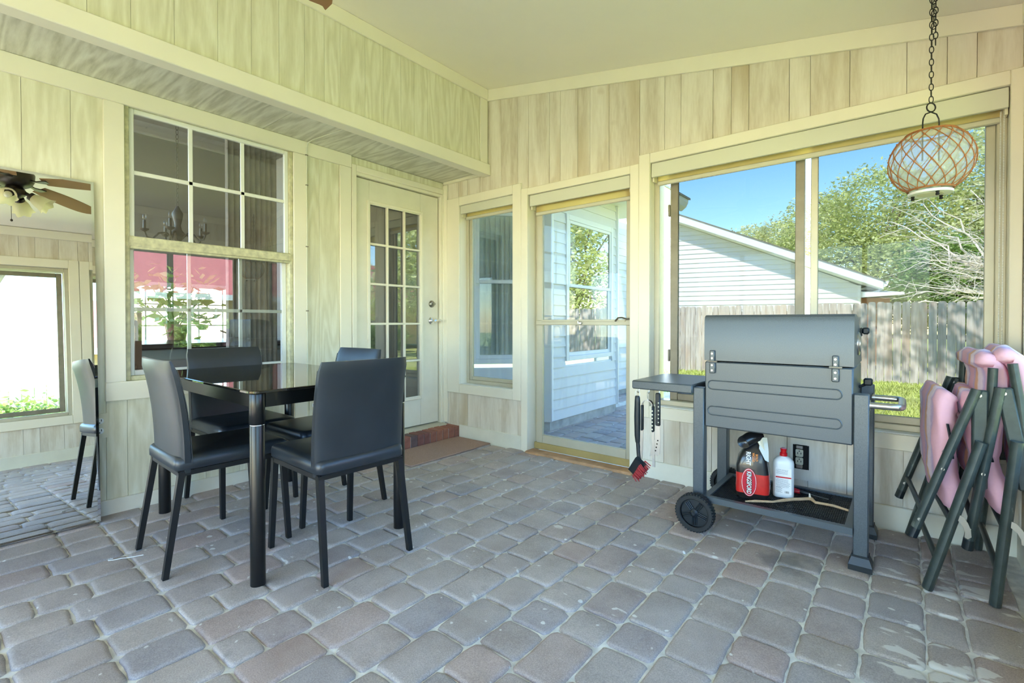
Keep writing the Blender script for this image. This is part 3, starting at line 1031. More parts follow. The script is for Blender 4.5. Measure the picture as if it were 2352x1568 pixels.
# open outlet box under the wide window: black box with the duplex in it
bxo = thing('outlet_box', 'uncovered ivory outlet in a black box on the wall behind the charcoal', 'outlet', (2.842, -.0026, .284))
part(MB().frame_xz(-.038, .038, -.066, .066, .006, -.004, .001).box(-.034, .034, -.002, .0012, -.062, .062), 'box', M['hole'], bxo)
part(MB().prism([(p[0] - .006, p[1] + .022) for p in roundrect(.036, .04, .006, 2)], 'y', -.010, .0).prism([(p[0] - .006, p[1] - .022) for p in roundrect(.036, .04, .006, 2)], 'y', -.010, .0), 'socket_face', M['ivory'], bxo)
for s in (.022, -.022):
    for mm in (MB().box(-.015, -.012, -.0105, -.009, s - .006, s + .004), MB().box(0.0, .003, -.0105, -.009, s - .006, s + .004), MB().lathe([(.003, -.0105), (.003, -.009)], (-.006, 0, s + .011), 8, 'y')):
        part(mm, 'slot', M['hole'], bxo)
    part(MB().cbox(-.022, .010, -.006, -.001, s * 2.4 - .009, s * 2.4 + .009, .003), 'yoke', M['steel'], bxo)
part(MB().hexa([(-.05, .0, -.125), (.085, .0, -.125), (.085, .002, -.125), (-.05, .002, -.125), (-.05, 0, .10), (.085, 0, .10), (.085, .002, .10), (-.05, .002, .10)]), 'backing_board', M['planks'], bxo)

# mirror leaning on the left wall
ANG = math.radians(-3.2)
mir = thing('mirror', 'tall frameless mirror leaning on the left wall beside the window', 'mirror', (.108, -3.30, .006), 0)
mir.rotation_euler = (0, ANG, 0)
hw, H, bv = .835, 1.742, .012
part(MB().box(-.008, -.0012, -hw, hw, .0, H), 'backing', M['black'], mir, False)
part(MB().box(-.001, .0016, -hw + bv, hw - bv, bv, H - bv), 'mirror_glass', M['mirror'], mir, False)
r1 = lambda x, e: [(x, -hw + e, e), (x, hw - e, e), (x, hw - e, H - e), (x, -hw + e, H - e)]
part(MB().loft([r1(-.001, 0), r1(.0002, 0), r1(.0016, bv)], False), 'bevelled_edge', M['mirror'], mir, False)

# ---------------------------------------------------------------- brick step and doormat at the french door
step = tag(thing('brick_step', 'low red brick step in front of the french door', 'step', (.10, -.5, 0)), kind='structure')
BR = []
for i, c in enumerate((lin(150, 98, 82), lin(128, 84, 76), lin(166, 112, 94), lin(104, 84, 84), lin(158, 104, 84))):
    BR.append(plain('red_brick_%d' % i, c, .85, var=.18, vscale=22, bump=.5, bscale=90))
bm_ = [MB().cbox(-.098, .098, -.031, .031, -.004, .098, .004).mesh('brick', BR[i]) for i in range(5)]
for k in range(14):
    o = link('brick', bm_[R.randrange(5)], step, (R.uniform(-.003, .002), .478 - k * .0695, R.uniform(-.002, .001)), (0, 0, R.uniform(-.02, .02)))
part(MB().box(-.0975, .088, -.47, .50, -.004, .09), 'mortar', M['concrete'], step, False)
mt = MB()
mt.cbox(.205, .596, -.868, -.03, .0, .011, .004)
o = mt.build('doormat', M['mat'])
tag(o, 'tan pile doormat on the pavers below the brick step', 'doormat')

# ---------------------------------------------------------------- dining table
tb = thing('dining_table', 'black glass-topped table with round black metal legs', 'table', (.772, -1.88, 0))
tx, ty = .60, .375
BG = NT('black_glass')
BG.b.inputs['Base Color'].default_value = lin(13, 14, 16)
BG.setin(BG.b, Roughness=.02)
BG.b.inputs['Specular IOR Level'].default_value = .9
rings = []
for s, z in ((.0, .7485), (.0, .7555), (.003, .758)):
    rings.append([(x * (1 - s / tx), y * (1 - s / ty), z) for x, y in roundrect(2 * tx, 2 * ty, .045, 6)])
part(MB().loft(rings), 'glass_top', BG.m, tb, angle=30)
for a, b in (((-.535, -.337), (.535, -.337)), ((-.535, .337), (.535, .337)), ((-.562, -.31), (-.562, .31)), ((.562, -.31), (.562, .31))):
    part(MB().bar((a[0], a[1], .716), (b[0], b[1], .716), .022, .055), 'apron_rail', M['blackgloss'], tb, False)
for sx in (-1, 1):
    for sy in (-1, 1):
        l = part(MB().lathe([(.027, .0), (.0275, .004), (.0275, .618), (.0262, .621), (.0262, .625), (.0285, .628), (.0285, .742), (.0262, .746)], (sx * .563, sy * .338, 0), 24), 'leg', M['blackgloss'], tb)
        part(MB().lathe([(.0265, .6215), (.0268, .6222), (.0268, .6238), (.0265, .6245)], (sx * .563, sy * .338, 0), 24, cap=False), 'collar', M['chrome'], l)
        part(MB().lathe([(.012, .7455), (.012, .7486)], (sx * .563, sy * .338, 0), 12), 'pad', M['ivory'], l)


# ---------------------------------------------------------------- dining chairs
def make_dining_chair(label):
    t = thing('dining_chair', label, 'chair', group='black leather dining chairs around the glass table')
    # backrest: curved padded slab
    rings = []
    N = 13
    sec = roundrect(1.0, 1.0, .30, 4)
    for i in range(N + 1):
        v = i / N
        z = .405 + .460 * v
        yb = .048 - .014 * v - .050 * v ** 2.6
        th = .058 - .020 * v
        hwid = .204 + .003 * math.sin(v * 3)
        e = 1.0
        if v > .93:
            e = 1 - .55 * ((v - .93) / .07) ** 2
        if v < .05:
            e = 1 - .25 * (1 - v / .05)
        rg = []
        for a, b in sec:
            u = a * 2
            rg.append((a * 2 * hwid * (1 - (1 - e) * .06), yb + th / 2 + b * th * e + .020 * u * u * (.2 + .8 * v), z))
        rings.append(rg)
    bk = part(MB().loft(rings), 'backrest', M['leather'], t, angle=50)
    for s in (-1, 1):
        pts = []
        for i in range(1, N):
            v = i / N
            yb = .048 - .014 * v - .050 * v ** 2.6
            pts.append((s * .2045, yb + (.058 - .02 * v) * .78 + .02 * (.2 + .8 * v), .405 + .46 * v))
        part(MB().tube(pts, .0018, 5), 'seam', M['leather'], bk)
    # seat pad
    rings = []
    for z, s in ((.416, .006), (.422, .0), (.445, -.001), (.462, .002), (.470, .010), (.474, .03)):
        rings.append([(x * (1 - s / .2), .265 + y * (1 - s / .235), z + (.003 if z > .46 else 0) * math.cos(y * 6)) for x, y in roundrect(.408, .455, .03, 4)])
    part(MB().loft(rings), 'seat', M['leather'], t, angle=50)
    for a, b in (((-.188, .055), (-.188, .47)), ((.188, .055), (.188, .47)), ((-.188, .47), (.188, .47)), ((-.188, .06), (.188, .06))):
        part(MB().bar((a[0], a[1], .4055), (b[0], b[1], .4055), .022, .02), 'seat_rail', M['black'], t, False)
    for s in (-1, 1):
        for (x0, y0), (x1, y1) in (((.188, .060), (.200, .0)), ((.188, .468), (.196, .492))):
            rings = []
            for x, y, z, h in ((x1, y1, .0, .0095), (x1, y1, .004, .0105), (x0, y0, .40, .0125), (x0, y0, .412, .0125)):
                rings.append([(s * x + a * h, y + b * h, z) for a, b in ((-1, -1), (1, -1), (1, 1), (-1, 1))])
            part(MB().loft(rings), 'leg', M['black'], t, False)
    return t


c1 = make_dining_chair('black leather chair on the near side of the table, its back beside the mirror')
c2 = copy_tree(c1)
c2['label'] = 'black leather chair at the right end of the table, its back turned to us'
c3 = copy_tree(c1)
c3['label'] = 'black leather chair at the window end of the table, its back against the wall'
c4 = copy_tree(c1)
c4['label'] = 'black leather chair on the far side of the table, in front of the french door'
for c, loc, rz in ((c1, (.815, -2.432), -.02), (c2, (1.558, -1.862), PI / 2 - .03), (c3, (.042, -1.868), -PI / 2 + .02), (c4, (.762, -1.362), PI + .02)):
    c.location = (loc[0], loc[1], 0)
    c.rotation_euler = (0, 0, rz)

# ---------------------------------------------------------------- charcoal grill
GX, GY = 2.816, -.38
gr = thing('charcoal_grill', 'grey charcoal grill cart with side shelf and two wheels, its back to us', 'grill', (GX, GY, 0))
x0, x1, y0, y1 = -.300, .300, -.218, .215
G = M['grill']
part(MB().cbox(x0, x1, y0, y1, .507, .829, .006), 'firebox', G, gr)
for zc in (.715, .590):
    w_, h_ = .545, .042
    pts = [(-.012 + p[0], y0 - .0004, zc + p[1]) for p in roundrect(w_, h_, .0205, 6)]
    part(MB().tube(pts, .0032, 6, loop=True), 'embossed_rib', G, gr)
prof = [(y0 - .002, .834), (y0 - .002, 1.022), (y0 + .004, 1.044), (y0 + .022, 1.055), (y0 + .10, 1.054), (y0 + .19, 1.040), (y0 + .27, 1.008), (y0 + .34, .958), (y0 + .39, .902), (y1 + .002, .834)]
part(MB().prism(prof, 'x', x0 - .002, x1 + .002), 'lid', G, gr, angle=32)
for xx, za, zb_ in ((-.262, .772, .884), (.238, .768, .880)):
    hg = part(MB().cbox(xx - .014, xx + .014, y0 - .012, y0 - .002, za, .826, .004).cbox(xx - .012, xx + .012, y0 - .014, y0 - .003, .83, zb_, .004), 'hinge', G, gr)
    part(MB().tube([(xx - .022, y0 - .011, .829), (xx + .024, y0 - .011, .829)], .005, 8), 'hinge_pin', M['steel'], hg)
    for z in (za + .015, za + .04, zb_ - .016, zb_ - .038):
        part(MB().lathe([(.0045, -.003), (.004, -.001), (.002, 0)][::-1], (xx, y0 - .0135, z), 8, 'y'), 'rivet', M['steel'], hg)
# end fittings
part(MB().lathe([(.052, .300), (.052, .306), (.048, .309), (.01, .310)], (0, -.02, .925), 24, 'x').lathe([(.036, .309), (.036, .313)], (0, -.02, .925), 20, 'x'), 'air_damper', M['steel'], gr)
part(MB().cbox(.303, .312, .068, .082, .955, .995, .003).cbox(.312, .338, .058, .092, .965, .996, .006), 'damper_knob', M['plastic'], gr)
part(MB().tube([(.30, .07, .722), (.325, .075, .735)], .006, 8).cbox(.318, .352, .045, .085, .733, .765, .006), 'vent_lever', M['plastic'], gr)
for sx in (-1, 1):
    for yy in (-.201, .199):
        xx = -.3275 if sx < 0 else .3275
        zt_, zb_ = (.697, .075) if sx < 0 else (.724, .05)
        l = part(MB().cbox(xx - .0262, xx + .0262, yy - .026, yy + .026, zb_, zt_, .004), 'leg', G, gr)
        if sx > 0:
            part(MB().loft([[(xx + a * h, yy + b * h, z) for a, b in ((-1, -1), (1, -1), (1, 1), (-1, 1))] for h, z in ((.041, 0), (.041, .022), (.030, .052), (.030, .06))]), 'foot', M['plastic'], l, False)
# side shelf
part(MB().cbox(-.674, -.352, -.245, .225, .664, .709, .006), 'side_table', G, gr)
for xx in (-.636, -.580, -.523):
    part(MB().tube([(xx, -.236, .668), (xx, -.236, .655), (xx, -.243, .646), (xx, -.253, .647), (xx, -.256, .654)], .0028, 6), 'hook', M['steel'], gr)
# tubular handle
part(MB().tube([(.345, -.19, .678), (.42, -.19, .678), (.442, -.188, .678), (.454, -.175, .677), (.457, -.15, .676), (.457, .13, .668), (.454, .155, .667), (.442, .168, .667), (.42, .17, .667), (.345, .17, .667)], .0135, 12)
     .lathe([(.022, .350), (.022, .356)], (0, -.19, .678), 14, 'x').lathe([(.022, .350), (.022, .356)], (0, .17, .667), 14, 'x'), 'handle', M['steel'], gr)
# bottom shelf frame and expanded mesh
for a, b in (((-.31, -.232), (.302, -.232)), ((-.31, .205), (.302, .205)), ((-.287, -.22), (-.287, .20)), ((.287, -.22), (.287, .20))):
    part(MB().bar((a[0], a[1], .158), (b[0], b[1], .158), .028, .028), 'shelf_rail', G, gr, False)
ms = MB()
nx, ny = 34, 52
for i in range(nx):
    X0 = -.275 + .55 * i / nx
    dx = .55 / nx
    for s in (0, 1):
        prev = None
        for j in range(ny + 1):
            Y = -.22 + .42 * j / ny
            X = X0 + dx * (.5 if (j + s) % 2 else 0.0) + (dx * .0 if s else 0)
            p = (X if not s else X0 + dx * (1.0 if (j) % 2 == 0 else .5), Y)
            if prev:
                a, b = prev, p
                ms.add([(a[0] - .0012, a[1], .162), (a[0] + .0012, a[1], .162), (b[0] + .0012, b[1], .162), (b[0] - .0012, b[1], .162),
                        (a[0] - .0012, a[1], .1655), (a[0] + .0012, a[1], .1655), (b[0] + .0012, b[1], .1655), (b[0] - .0012, b[1], .1655)],
                       [(4, 5, 6, 7), (0, 1, 5, 4), (1, 2, 6, 5), (2, 3, 7, 6), (3, 0, 4, 7)])
            prev = p
part(ms, 'shelf_mesh', M['black'], gr, False)['kind'] = 'stuff'
part(MB().tube([(-.326, -.29, .0925), (-.326, .29, .0925)], .009, 10), 'axle', M['steel'], gr)


def wheel(yc, s):
    """wheel turning about y; s=-1 faces the camera side"""
    c = (-.326, yc, .0925)
    wv = part(MB().lathe([(.066, -.018), (.070, -.022), (.086, -.022), (.090, -.016), (.090, .016), (.086, .022), (.070, .022), (.066, .018)], c, 40, 'y', cap=False), 'wheel', M['rubber'], gr)
    tr = MB()
    for k in range(40):
        a = 2 * PI * k / 40
        for yo in (-.011, .011):
            m4 = Matrix.Translation(c) @ Matrix.Rotation(a + (.04 if yo > 0 else 0), 4, 'Y') @ Matrix.Translation((0, yo, .0895))
            tr.cbox(-.0042, .0042, -.009, .009, -.003, .003, .001, m4)
    part(tr, 'tread', M['rubber'], wv)['kind'] = 'stuff'
    part(MB().lathe([(.067, -.006), (.067, .006), (.060, .007), (.0, .008)], c, 32, 'y').lathe([(.0, -.007), (.060, -.006)], c, 32, 'y'), 'hub_disc', M['plastic'], wv)
    for k in range(5):
        a = 2 * PI * k / 5 + .6
        sp = MB()
        for o_ in (-.0085, 0, .0085):
            m4 = Matrix.Translation(c) @ Matrix.Rotation(a, 4, 'Y')
            q0, q1 = m4 @ Vector((o_, s * .012, .018)), m4 @ Vector((o_, s * .012, .058))
            sp.tube([q0, q1], .0034, 6)
        part(sp, 'spoke', M['plastic'], wv)
    part(MB().lathe([(.020, 0), (.020, s * .018), (.010, s * .024), (.009, s * .026)], c, 18, 'y').lathe([(.006, s * .024), (.006, s * .029)], c, 10, 'y'), 'hub_cap', M['plastic'], wv)


wheel(-.275, -1)
wheel(.275, 1)

# tools on the hooks of the side shelf
YT = GY - .256
bt = thing('grill_brush', 'long-handled grill brush with red bristles hanging under the side shelf', 'brush', (2.18, YT, .20), group='grill tools hanging from the side shelf')
part(MB().loft([[(x + a * .5, y - .0 + b * .5, z) for a, b in [(p[0] * r, p[1] * r * .8) for p in roundrect(2, 2, .9, 3)]] for x, y, z, r in
                ((0, 0, .430, .020), (0, 0, .426, .026), (0, 0, .40, .030), (-.001, 0, .32, .032), (0, 0, .22, .030), (.002, 0, .185, .024), (.003, 0, .175, .017))]), 'grip', M['plastic'], bt)
part(MB().tube([(.003, 0, .18), (.008, 0, .12), (.014, 0, .06)], [.010, .0105, .011], 10), 'neck', M['plastic'], bt)
hd = part(MB().bar((-.030, .02, .010), (.030, -.02, .092), .062, .022, (0, 1, 0)), 'brush_head', M['plastic'], bt, False)
bb = MB()
ax = (Vector((.030, -.02, .092)) - Vector((-.030, .02, .010)))
nr = Vector((.8, -.12, -.56)).normalized()
for i in range(11):
    for j in range(6):
        p = Vector((-.030, .02, .010)) + ax * ((i + .5) / 11) + nr * .010 + Vector((0, 1, 0)).cross(ax).normalized().cross(ax.normalized()) * ((j - 2.5) * .0095)
        q = p + nr * R.uniform(.034, .044) + Vector((R.uniform(-.005, .005), R.uniform(-.005, .005), R.uniform(-.006, .004)))
        bb.tube([p, q], [.0036, .0026], 5)
part(bb, 'bristles', M['bristle'], bt)['kind'] = 'stuff'
part(MB().tube([(-.012, 0, .42), (-.013, 0, .445), (-.006, 0.0, .462), (.0, .0, .4655), (.006, 0, .462), (.014, 0, .445), (.012, 0, .42)], .0014, 5), 'hanging_loop', M['white'], bt)

tg = thing('tongs', 'steel grill tongs with black grips hanging under the side shelf', 'tongs', (2.237, YT, .25), group='grill tools hanging from the side shelf')
a_ = [(-.030 * math.cos(q), 0, .335 + .030 * math.sin(q)) for q in [PI * i / 10 for i in range(11)]]
part(MB().loft([[(x * 1.0, y + s * .011, z) for s in (-1, 1)] + [(x * .93, y + s * .011, .335 + (z - .335) * .93) for s in (1, -1)] for x, y, z in a_]), 'spring_bow', M['chrome'], tg)
for s, bot in ((-1, -.036), (1, .034)):
    xa, xb = s * .030, s * .034
    part(MB().cbox(xa - .0055, xa + .0055, -.011, .011, .20, .335, .003), 'grip', M['plastic'], tg)
    if s > 0:
        gd = MB()
        for k in range(6):
            gd.lathe([(.004, -.0125), (.004, -.0105)], (xa, 0, .215 + k * .019), 8, 'y')
        part(gd, 'grip_stud', M['ivory'], tg)['kind'] = 'stuff'
    part(MB().bar((xa, 0, .205), (bot, 0, .018 if s > 0 else .05), .014, .0035, (0, 1, 0)), 'arm', M['steel'], tg, False)
tt = MB()
for k in range(6):
    tt.prism([(.030, .02 + k * .007), (.038, .023 + k * .007), (.030, .027 + k * .007)], 'y', -.004, .004)
part(tt, 'teeth', M['steel'], tg)['kind'] = 'stuff'
part(MB().tube([(0, .003, .362), (0, .0, .385), (0, 0, .404)], .0022, 6), 'hanging_ring', M['steel'], tg)

sp = thing('grill_spatula', 'steel grill spatula with black grip hanging nearest the grill', 'spatula', (2.293, YT, .32), group='grill tools hanging from the side shelf')
part(MB().cbox(-.013, .013, -.008, .008, .165, .335, .005), 'grip', M['plastic'], sp)
gd = MB()
for k in range(6):
    gd.lathe([(.0032, -.0095), (.0032, -.0075)], (.006, 0, .185 + k * .02), 8, 'y')
part(gd, 'grip_stud', M['ivory'], sp)['kind'] = 'stuff'
bl = MB()
bl.prism([(-.010, .168), (.010, .168), (.014, .10), (.010, .02), (-.002, .01), (-.012, .015), (-.045, .0), (-.030, .06), (-.014, .10)], 'y', -.001, .001)
part(bl, 'blade', M['steel'], sp, False)
gd = MB()
for k in range(4):
    gd.lathe([(.004, -.0016), (.004, .0016)], (-.012 + k * .004, 0, .035 + k * .018), 8, 'y')
part(gd, 'blade_hole', M['hole'], sp)['kind'] = 'stuff'

# things on the grill's bottom shelf
ZS = .1665


def bag_point(u, v, side=0):
    """front of the charcoal bag: u across -1..1, v up 0..1 -> local x, bulge, z"""
    wv = .072 * (1 - .10 * v ** 3)
    return u * wv, .010 * (1 - u * u) * math.sin(PI * min(1, v * 1.05)), .004 + .225 * v


bag = thing('charcoal_bag', 'black and red bag of charcoal standing on the grill shelf, top rolled shut', 'bag', (2.705, -.468, ZS), .16)
K1 = plain('bag_black_film', lin(24, 24, 26), .28, coat=.3, var=.2, vscale=20)
K2 = plain('bag_red_film', lin(202, 44, 38), .34, coat=.2, var=.16, vscale=18)
K3 = plain('bag_crimson_print', lin(196, 24, 48), .34)
K4 = plain('bag_white_print', lin(244, 242, 238), .4)
K5 = plain('bag_orange_print', lin(226, 140, 60), .4)


def bag_ring(z, hw_, hd_, off=(0, 0), r=.024):
    out = []
    for x, y in roundrect(2 * hw_, 2 * hd_, r, 4):
        n_ = noise.noise((x * 20, y * 20, z * 14 + 3.1)) * .0055
        out.append((x * (1 + n_ / .06) + off[0], y * (1 + n_ / .05) + off[1], z))
    return out


bd = part(MB().loft([bag_ring(.001, .062, .044), bag_ring(.008, .070, .051), bag_ring(.03, .073, .054)]), 'bottom_band', K1, bag, angle=60)
part(MB().loft([bag_ring(.03, .0733, .0543), bag_ring(.06, .0745, .0560), bag_ring(.09, .0745, .0560), bag_ring(.125, .0735, .0553)]), 'red_band', K2, bag, angle=60)
part(MB().loft([bag_ring(.125, .0737, .0555), bag_ring(.16, .0715, .0535), bag_ring(.195, .066, .048), bag_ring(.225, .056, .039, (.006, 0)), bag_ring(.25, .045, .030, (.012, .004), .018), bag_ring(.28, .034, .022, (.016, .008), .014), bag_ring(.305, .028, .014, (.014, .012), .01)]), 'upper_bag', K1, bag, angle=60)
# rolled-over neck with its open end
rl = MB().tube([(.030, .0, .300), (.012, -.022, .298), (-.012, -.038, .290), (-.032, -.050, .276)], [.026, .030, .031, .030], 14, cap=False)
nk = part(rl, 'rolled_neck', K1, bag, angle=70)
part(MB().lathe([(.0305, -.052), (.031, -.046), (.026, -.044), (.016, -.036), (.002, -.034)], (-.034, 0, .274), 14, 'y', cap=False), 'neck_opening', K1, nk)
cf = MB()
for k in range(9):
    a = -.5 + k * .13
    cf.tube([(-.010 + k * .006, -.036 + k * .001, .318 - k * .002), (.012 + k * .005, -.040, .300 - k * .006), (.030 + k * .003, -.036, .272 - k * .008)], [.0018, .003, .0016], 5)
part(cf, 'clear_film_fold', plain('clear_film', lin(222, 214, 190), .2, coat=.5), bag, angle=70)['kind'] = 'stuff'
part(MB().loft([[(.034, -.030, .30), (.062, -.018, .30), (.062, -.012, .30), (.034, -.024, .30)], [(.030, -.047, .25), (.070, -.036, .24), (.070, -.032, .24), (.030, -.043, .25)], [(.056, -.0575, .20), (.0715, -.050, .19), (.0715, -.046, .19), (.056, -.0535, .20)]]), 'clear_side', plain('clear_film_pale', lin(206, 202, 180), .25, coat=.4), bag)
# label oval and lettering, printed on the front
yf = lambda z: -(.0565 if z < .13 else .0565 - (z - .13) * .10)


def oval(rx, rz, cx_, cz_, d, name, m, par):
    pts = [(cx_ + rx * math.cos(a), cz_ + rz * math.sin(a)) for a in [2 * PI * i / 36 for i in range(36)]]
    r_ = [[(p[0], yf(p[1]) - d, p[1]) for p in pts], [(p[0], yf(p[1]) - d - .0006, p[1]) for p in pts]]
    return part(MB().loft(r_), name, m, par, False)


em = oval(.0335, .067, -.012, .084, .0018, 'label_oval', K3, bag)
oval(.0315, .064, -.012, .084, .0025, 'label_ring', K4, em)
oval(.0298, .062, -.012, .084, .0032, 'label_field', K3, em)


def lettering(txt, size, x, z, m, par, depth=.0042, sx=1.0, down=True, shear=0.0, name='lettering', bold=0.0, y=None, rz=0.0):
    cu = bpy.data.curves.new('lettering', 'FONT')
    cu.body = txt
    cu.size = size
    cu.align_x = 'CENTER'
    cu.align_y = 'CENTER'
    cu.extrude = .0004
    cu.offset = bold
    cu.shear = shear
    cu.resolution_u = 3
    cu.materials.append(m)
    o = bpy.data.objects.new(name, cu)
    COL.objects.link(o)
    me = bpy.data.meshes.new_from_object(o.evaluated_get(bpy.context.evaluated_depsgraph_get()))
    bpy.data.objects.remove(o)
    o = link(name, me, par, (x, (yf(z) if y is None else y) - depth, z))
    o['kind'] = 'stuff'
    # upright on the xz plane facing -y, then turned to read downwards
    o.rotation_euler = (Matrix.Rotation(rz, 3, 'Z') @ Matrix.Rotation(PI / 2, 3, 'X') @ Matrix.Rotation(-PI / 2 if down else 0, 3, 'Z')).to_euler()
    o.scale = (1, sx, 1)
    return o


lettering('KINGSFORD', .0196, -.0122, .0835, M['hole'], em, .0044, 1.5, bold=.0016)
lettering('KINGSFORD', .0196, -.0122, .0835, K4, em, .0050, 1.42, bold=.0003)
lettering('RIGHT', .022, -.016, .198, K4, bag, .0035, 1.25, bold=.0006)
lettering('BOLD\nWOOD', .013, .013, .205, K5, bag, .0035, 1.1, bold=.0004)
lettering('MATCH', .016, .0766, .075, K4, bag, 0, 1.3, bold=.0004, y=.002, rz=PI / 2)

bo = thing('lighter_fluid_bottle', 'white lighter fluid bottle with a red cap beside the charcoal bag', 'bottle', (2.822, -.372, ZS), .17)
WB = plain('white_bottle_plastic', lin(236, 238, 236), .3, coat=.2)
prof = [(.040, .024, .0), (.0445, .028, .004), (.0455, .029, .02), (.0455, .029, .14), (.0455, .029, .165), (.043, .027, .178), (.030, .021, .192), (.016, .015, .199), (.0135, .0135, .202)]
part(MB().loft([[(x, y, z) for x, y in roundrect(2 * a, 2 * b, min(a, b) * .8, 5)] for a, b, z in prof]), 'body', WB, bo, angle=50)
part(MB().lathe([(.0165, .200), (.0165, .214), (.013, .217), (.013, .228), (.0145, .231), (.0145, .236)], (0, 0, 0), 20), 'cap', M['red'], bo)
part(MB().lathe([(.0135, .2362), (.009, .2395), (.004, .240)], (0, 0, 0), 16), 'cap_top', plain('pink_tip', lin(236, 150, 170), .4), bo)
lb = part(MB().box(-.034, .034, -.0298, -.0291, .022, .145), 'label', plain('label_white', lin(240, 240, 236), .5), bo, False)
part(MB().box(-.033, .033, -.0302, -.0296, .098, .1045), 'label_stripe', M['red'], lb, False)
GT = plain('label_print', lin(120, 122, 128), .6)
pr_ = MB()
for z0, n_, ln in ((.138, 5, .052), (.092, 9, .062), (.052, 6, .028)):
    for k in range(n_):
        x = -.031
        z = z0 - k * .0047
        end = -.031 + ln * R.uniform(.75, 1)
        while x < end:
            w_ = R.uniform(.002, .006)
            pr_.box(x, min(end, x + w_), -.0301, -.0297, z - .0016, z)
            x += w_ + .0012
part(pr_, 'label_print', GT, lb, False)['kind'] = 'stuff'
bc = MB()
for k in range(14):
    bc.box(.006 + k * .0013, .006 + k * .0013 + R.choice((.0005, .0009)), -.0301, -.0297, .026, .036)
part(bc, 'barcode', M['hole'], lb, False)['kind'] = 'stuff'

stp = [(2.697, -.572, .006), (2.735, -.545, .010), (2.80, -.500, .008), (2.835, -.455, .012), (2.87, -.41, .012), (2.925, -.355, .012), (2.938, -.352, .014), (2.958, -.385, .010), (3.03, -.38, .010), (3.088, -.402, .008)]
sk = thing('stick', 'crooked dry stick lying across the grill shelf', 'stick', (2.9, -.45, ZS))
o = part(MB().tube([(x, y, ZS + r * .62) for x, y, r in stp], [r * .62 for _, _, r in stp], 8), 'branch', plain('dry_stick', lin(196, 166, 130), .8, var=.2, vscale=40, bump=.5, bscale=120), sk)
o.location = (-2.9, .45, -ZS)
o = part(MB().tube([(2.932, -.352, ZS + .012), (2.928, -.338, ZS + .028)], [.006, .003], 6), 'twig_stub', M['twig'], sk)
o.location = (-2.9, .45, -ZS)

lg = thing('gas_lighter', 'red and black long-nosed lighter on the shelf behind the bottle', 'lighter', (2.846, -.268, ZS), -.26)
part(MB().tube([(-.035, -.013, .009), (-.01, -.014, .009), (.025, -.009, .009), (.042, .0, .009), (.02, .010, .009), (-.02, .014, .009), (-.045, .010, .009), (-.05, -.004, .009)], .0085, 8, loop=True), 'trigger_grip', M['red'], lg)
part(MB().tube([(.036, 0, .010), (.075, 0, .010), (.085, 0, .009), (.165, 0, .008)], [.0095, .0085, .0055, .005], 8), 'barrel', M['black'], lg)

# ---------------------------------------------------------------- folding garden chairs by the right wall
def capsule_section(w_, h_, n=10):
    return [(w_ / 2 * math.cos(2 * PI * i / n), h_ / 2 * math.sin(2 * PI * i / n)) for i in range(n)]


